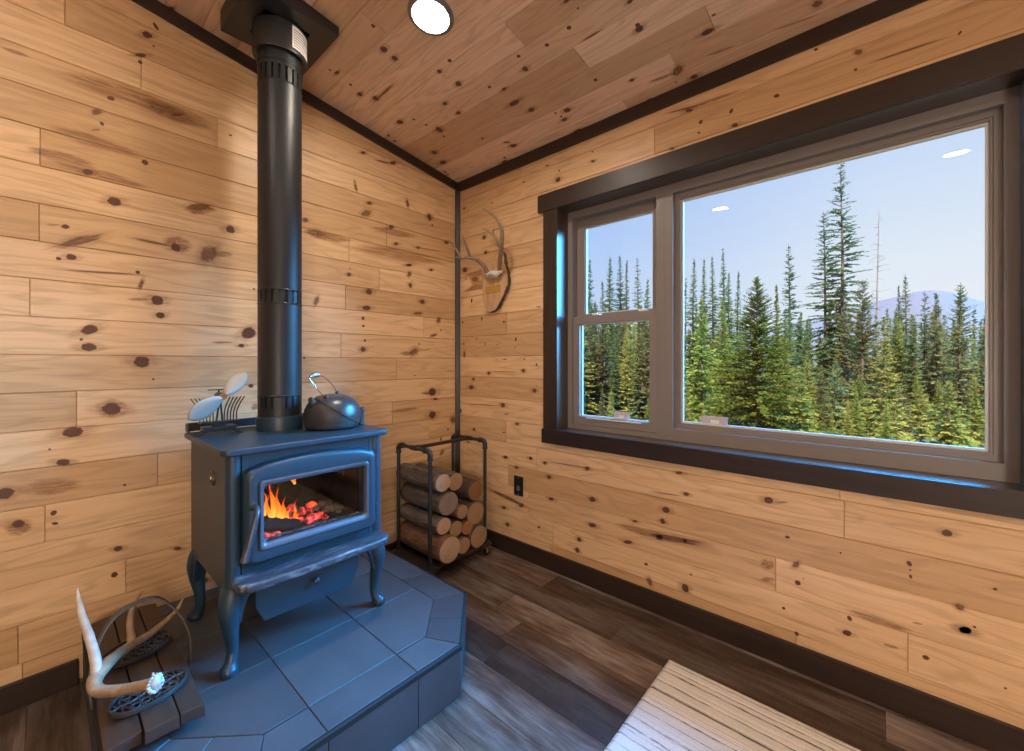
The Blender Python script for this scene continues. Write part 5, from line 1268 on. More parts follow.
def trivet(cx, cy, a, b, ang, label):
    z0 = TZ + .0125; t = thing('cast_iron_trivet', label, 'trivet', (cx, cy, z0), 0, 'oval iron trivets on the wooden tray')
    ca, sa = math.cos(ang), math.sin(ang)
    def W_(u, v, z): return Vector((cx + u * ca - v * sa, cy + u * sa + v * ca, z0 + z))
    bm = NB(); n = 56; prof = [(1., .004), (1., .013), (.985, .016), (.93, .016), (.91, .013), (.91, .004)]
    rings = [[bm.verts.new(W_(a * q * math.cos(2 * PI * k / n), b * q * math.sin(2 * PI * k / n), z)) for k in range(n)] for q, z in prof]
    for i in range(len(rings)):
        A, B = rings[i], rings[(i + 1) % len(rings)]
        for k in range(n): bm.faces.new((A[k], A[(k + 1) % n], B[(k + 1) % n], B[k]))
    bmesh.ops.recalc_face_normals(bm, faces=list(bm.faces))
    mesh_obj('rim', bm, M['iron'], t, 40)
    bm = NB()
    # scrolled lattice: two families of curved ribs plus a spine
    for fam in (-1, 1):
        for k in range(-4, 5):
            pts = []
            for i in range(13):
                s_ = -1 + 2 * i / 12; u = a * (k * .235 + fam * .20 * s_ + .035 * math.sin(s_ * 5 + k)); v = b * s_
                if (u / a) ** 2 + (v / b) ** 2 < .88: pts.append(W_(u, v, .011))
            if len(pts) > 2: add_tube(bm, pts, .0032, 8)
    add_tube(bm, [W_(a * .93 * (-1 + 2 * i / 12), b * .05 * math.sin(i * 1.4), .0115) for i in range(13)], .004, 8)
    for k in range(-3, 4):
        for sg in (-1, 1):
            u, v = a * k * .24, sg * b * .5
            if (u / a) ** 2 + (v / b) ** 2 < .7:
                add_tube(bm, [W_(u + .011 * math.cos(q), v + .011 * math.sin(q), .012) for q in [2 * PI * j / 12 for j in range(12)]], .0028, 8, closed=True)
    mesh_obj('lattice', bm, M['iron'], t, 60)
    for u, v in ((.7, .45), (-.7, .45), (.7, -.45), (-.7, -.45)):
        bm = NB(); add_lathe(bm, [(.004, 0), (.005, .002), (.005, .006), (.001, .007)], 12, W_(a * u, b * v, -.002)); mesh_obj('foot', bm, M['iron'], t, 40)
    return t
trivet(-1.766, -.700, .090, .062, math.radians(14), 'oval black iron trivet nearest the front edge of the wooden tray')
trivet(-1.764, -.432, .090, .070, math.radians(14), 'oval black iron trivet further back on the tray, behind the shed antler')
SA = thing('shed_antler', 'pale shed antler with white burr lying across the wooden tray', 'antler', (-1.80, -.60, TZ + .012))
bm = NB(); rg = random.Random(2)
def chain(bm, pts, r, k=8, jit=.04): add_tube(bm, spline(pts, k), [q * (1 + rg.uniform(-jit, jit)) for q in lerp_list(r, k)], 14)
chain(bm, [(-1.768, -.776, .330), (-1.796, -.738, .318), (-1.836, -.690, .306), (-1.868, -.652, .306), (-1.872, -.622, .320), (-1.850, -.585, .330), (-1.818, -.525, .318), (-1.776, -.460, .300), (-1.729, -.415, .290), (-1.678, -.362, .288), (-1.640, -.322, .296), (-1.617, -.300, .322)],
      [.0145, .0138, .0140, .0155, .0175, .018, .0145, .0135, .011, .0095, .0078, .002])
chain(bm, [(-1.778, -.462, .300), (-1.777, -.425, .325), (-1.776, -.398, .350), (-1.766, -.370, .380), (-1.738, -.330, .408)], [.0125, .0105, .0095, .0075, .0015])
mesh_obj('main_beam', bm, M['shed'], SA, 60)
bm = NB(); chain(bm, [(-1.868, -.610, .330), (-1.869, -.590, .365), (-1.880, -.555, .420), (-1.890, -.515, .455), (-1.897, -.475, .495), (-1.899, -.448, .526)], [.0125, .0122, .0112, .0098, .0072, .0015])
mesh_obj('brow_tine', bm, M['tip'], SA, 60)
bm = NB(); bd = Vector((.55, -.80, .22)).normalized(); bc = Vector((-1.764, -.782, .332)); a_, b_ = frame_from(bd)
for k in range(16):
    q = 2 * PI * k / 16; lump(bm, bc + (a_ * math.cos(q) + b_ * math.sin(q)) * .0195, .0050 + rg.uniform(-.001, .0015), rg, 0, 1)
lump(bm, bc, .019, random.Random(6), 0, 2, (.75, .6, 1)); lump(bm, bc + a_ * .014 + Vector((.006, .004, .029)), .004, rg, 0, 1, (.8, .8, 1.8))
br_ = mesh_obj('burr', bm, M['bone'], SA, 60); br_['label'] = 'knobbly white burr'

# ------------------------------------------------------------------ rug
def rugmat():
    t = NT('cream_striped_rug'); p = t.obj(); s = t.n('ShaderNodeSeparateXYZ'); t.put(s.inputs[0], p)
    x = s.outputs[0]; y = s.outputs[1]
    wob = t.noise(t.vmath('MULTIPLY', p, (9, 2.2, 1)), 1., 3)
    u = t.math('ADD', x, t.math('MULTIPLY', wob, .018))
    cb = t.n('ShaderNodeCombineXYZ'); t.put(cb.inputs[0], u)
    ln = t.noise(cb.outputs[0], 48., 2, .7)
    dash = t.noise(t.vmath('MULTIPLY', p, (90, 26, 1)), 1., 3, .7)
    dash2 = t.noise(t.vmath('MULTIPLY', p, (14, 5, 1)), 1., 2, .6)
    a = t.math('MULTIPLY', t.mapr(ln, .535, .60), t.mapr(t.math('ADD', t.math('MULTIPLY', dash, .6), t.math('MULTIPLY', dash2, .5)), .40, .60))
    pile = t.noise(p, 330., 2)
    c = t.mix(t.mapr(pile, .3, .7), (.62, .585, .54, 1), (.76, .73, .69, 1))
    c = t.mix(t.mapr(t.noise(cb.outputs[0], 9., 2), .45, .6, 0, .45), c, (.80, .785, .765, 1))
    c = t.mix(a, c, (.055, .045, .042, 1))
    b = t.bsdf(Base_Color=c, Roughness=.95); b.inputs['Sheen Weight'].default_value = .25
    t.t.links.new(t.bump(t.math('ADD', t.noise(t.vmath('MULTIPLY', p, (1, 1, 1)), 240., 3), t.math('MULTIPLY', t.mapr(ln, .4, .6), -.8)), .7, .006), b.inputs['Normal']); return t.m
M['rug'] = rugmat()
bm = NB(); nx, ny = 150, 190
rx0, rx1, ry0, ry1 = -1.90, -.290, -4.0, -1.622
vv = {}
for i in range(nx + 1):
    for j in range(ny + 1):
        x = rx0 + (rx1 - rx0) * i / nx; y = ry0 + (ry1 - ry0) * j / ny
        e = min(i, nx - i, j, ny - j)
        h = .013 + .0016 * mnoise.noise(Vector((x * 60, y * 26, 1))) if e > 0 else .0085
        if e == 0: x += .002 * mnoise.noise(Vector((y * 90, 0, 3))); y += .002 * mnoise.noise(Vector((x * 90, 7, 3)))
        vv[i, j] = bm.verts.new((x, y, h))
for i in range(nx):
    for j in range(ny):
        f = bm.faces.new((vv[i, j], vv[i + 1, j], vv[i + 1, j + 1], vv[i, j + 1])); f.smooth = True
rim = [vv[i, 0] for i in range(nx + 1)] + [vv[nx, j] for j in range(1, ny + 1)] + [vv[i, ny] for i in range(nx - 1, -1, -1)] + [vv[0, j] for j in range(ny - 1, 0, -1)]
low = [bm.verts.new((v.co.x, v.co.y, .001)) for v in rim]
for i in range(len(rim)):
    j = (i + 1) % len(rim); bm.faces.new((rim[j], rim[i], low[i], low[j]))
bm.faces.new(low[::-1])
tag(mesh_obj('area_rug', bm, M['rug']), 'cream area rug with thin dark broken stripes on the plank floor', 'rug')

# ------------------------------------------------------------------ ceiling lights
M['led'] = emis('lit_diffuser', (1., .87, .72), 305., (.9, .9, .9))
def ceil_light(x, y, label):
    o = thing('recessed_ceiling_light', label, 'ceiling light', (x, y, zc(x)), 0, 'recessed lights in the board ceiling')
    c = Vector((x, y, zc(x))); ax = Vector((1, 0, -CEIL_K)).normalized(); ay = Vector((0, 1, 0))
    def add(prof, mat, name):
        bm = NB(); n = 48; rings = [[bm.verts.new(c + (ax * math.cos(2 * PI * k / n) + ay * math.sin(2 * PI * k / n)) * r - cn * d) for k in range(n)] for r, d in prof]
        for A, B in zip(rings, rings[1:]):
            for k in range(n): f = bm.faces.new((A[k], A[(k + 1) % n], B[(k + 1) % n], B[k])); f.smooth = True
        bm.faces.new(rings[0]); bm.faces.new(rings[-1][::-1]); bmesh.ops.recalc_face_normals(bm, faces=list(bm.faces))
        return mesh_obj(name, bm, mat, o, 40)
    add([(.092, .001), (.092, .006), (.084, .012), (.074, .013), (.071, .009), (.071, .003)], M['ltring'], 'trim_ring')
    add([(.0705, .004), (.0705, .0075), (.060, .009), (.03, .0095)], M['led'], 'diffuser')
LIGHTS = [(-.930, -.905), (-2.40, -1.01), (-2.34, -2.69), (-2.36, -4.4)]
for i, (x, y) in enumerate(LIGHTS):
    ceil_light(x, y, 'lit round recessed light in the board ceiling right of the stove pipe' if i == 0 else 'round recessed light in the ceiling behind the viewpoint')

# globe light added out of view to brighten the ceiling and walls
FLP = thing('added_globe_light', 'added glowing globe behind the viewpoint that brightens the room', 'added light', (-3.0, -3.55, 0))
bm = NB(); add_lathe(bm, [(.001, .001), (.15, .001), (.15, .012), (.12, .02), (.02, .03)], 40, (-3.0, -3.55, 0)); mesh_obj('fill_base', bm, M['black'], FLP, 40)
bm = NB(); add_tube(bm, [(-3.0, -3.55, .02), (-3.0, -3.55, .74)], .013, 16); mesh_obj('fill_pole', bm, M['black'], FLP, 40)
M['fill_glow'] = emis('added_globe_glow', (1., .865, .72), 38., (.9, .9, .9))
bm = NB(); add_lathe(bm, [(max(.02, .30 * math.sin(PI * k / 24)), 1.02 - .30 * math.cos(PI * k / 24)) for k in range(25)], 48, (-3.0, -3.55, 0)); mesh_obj('fill_globe', bm, M['fill_glow'], FLP, 180)
_E='conifer of the forest carrying on beyond the left edge of the window'
_F='conifer of the forest carrying on beyond the right edge of the window'
_e='forest beyond the left window edge'
_f='forest beyond the right window edge'
_A='mid height conifer filling the dense forest behind the narrow left window'
_B='conifer in the even forest band behind the single trees of the large window'
_C='low young conifer of the undergrowth at the foot of the forest'
_D='conifer of middle height standing between the undergrowth and the forest band'
_a='forest behind the narrow window'
_b='forest band behind the large window'
_c='young undergrowth conifers'
_d='middle row conifers'
TREES= [(34.67,19.73,15.32,'spire',0.91,'tall narrow spruce at the far left edge of the narrow window',None),(38.15,20.33,14.15,'spire',0.76,'short thin spruce second from the left in the narrow window',None),(35.14,17.7,15.47,'spire',0.99,'pointed spruce third from the left in the narrow window',None),(37.57,17.98,16.27,'spire',1.14,'tallest pointed spruce in the middle of the narrow window',None),(40.87,18.77,16.74,'spire',0.55,'very thin spruce right of the middle pointed spruce in the narrow window',None),(39.71,17.06,16.46,'tall',0.74,'sparse open spruce with a tufted tip near the right of the narrow window',None),(36.63,14.52,13.17,'spire',0.87,'bushy spruce at the right edge of the narrow window',None),(45.21,13.89,14.99,'tall',0.55,'thin sparse tree at the left edge of the large window',None),(41.67,11.84,15.92,'spire',0.81,'spruce spire leftmost of the cluster at the left of the large window',None),(44.42,11.76,16.51,'spire',0.63,'slim spruce spire second from the left in the large window cluster',None),(46.05,11.44,17.2,'spire',0.87,'spruce spire in the middle of the left cluster in the large window',None),(45.72,10.3,17.64,'spire',0.95,'tallest spruce spire of the left cluster in the large window',None),(45.08,9.51,14.83,'spire',0.93,'shorter full spruce just right of the tallest left cluster spire',None),(50.21,9.76,16.29,'spire',0.68,'lone thin spruce standing against the sky left of the big dark spruce',None),(26.37,6.49,8.45,'fir',1.56,'broad bright green fir at the left of the large window',None),(31.6,6.62,9.31,'fir',1.49,'bright green fir half hidden beside the broad bright fir',None),(23.09,2.66,8.43,'dark',3.49,'large dark bushy spruce with pale sunlit tip left of centre in the large window',None),(40.12,4.55,11.86,'fir',1.04,'pale yellow green young conifer just right of the big dark spruce',None),(47.94,4.78,17.58,'tall',1.21,'medium tall spruce against the sky left of the two tallest trees',None),(42.82,1.51,18.33,'tall',1.73,'second tallest spruce with long drooping boughs and bare dark trunk',None),(42.53,0.34,22.14,'tall',1.85,'tallest spruce reaching the top of the large window',None),(48.4,-1.76,19.91,'snag',None,'bare leaning dead tree right of the tallest spruce',None),(37.27,-1.27,10.93,'cedar',1.88,'olive brown bushy cedar right of the tallest spruce',None),(40.25,-0.11,9.98,'cedar',1.27,'small brownish cedar in front of the tallest spruce',None),(30.23,-2.38,6.92,'larch',0.87,'yellow brown young conifer right of the olive cedar',None),(53.03,-3.96,14.38,'spire',0.96,'pointed spruce in front of the mountain on its left slope',None),(60.84,-3.72,15.08,'spire',0.44,'thin pale stem of a spruce beside the mountain on the left',None),(51.5,-5.24,12.31,'tall',1.0,'sparse grey spruce below the mountain summit,left one',None),(49.31,-5.8,11.74,'cedar',1.12,'grey green spruce below the mountain summit,right one',None),(44.89,-6.84,11.62,'cedar',1.62,'dark broad cedar with bare trunk near the right edge of the large window',None),(52.07,-8.91,9.81,'cedar',1.04,'dim conifer at the right edge of the large window',None),(38.3,2.09,8.44,'blue',1.11,'blue green conifer left of the second tallest spruce',None),(30.92,-0.14,4.4,'blue',1.0,'grey green young conifer under the two tallest spruces',None),(26.7,-1.42,3.43,'fir',1.16,'leafy light green sapling at the bottom of the large window under the olive cedar',None),(26.94,-4.69,3.12,'fir',0.87,'pale green young fir at the lower right of the large window',None),(30.25,-3.9,3.07,'larch',0.77,'yellow tipped young conifer at the lower right beside the pale fir',None),(20.97,0.52,3.25,'fir',0.91,'light green young fir right of the big dark spruce at the window bottom',None),(28.8,2.24,5.66,'fir',1.25,'full light green fir between the big dark spruce and the second tallest spruce',None),(30.74,-5.97,2.45,'fir',0.85,'young green fir in the lower right corner of the large window',None),(26.57,-2.78,2.21,'larch',0.76,'young yellowish fir at the window bottom below the yellow brown conifer',None)]
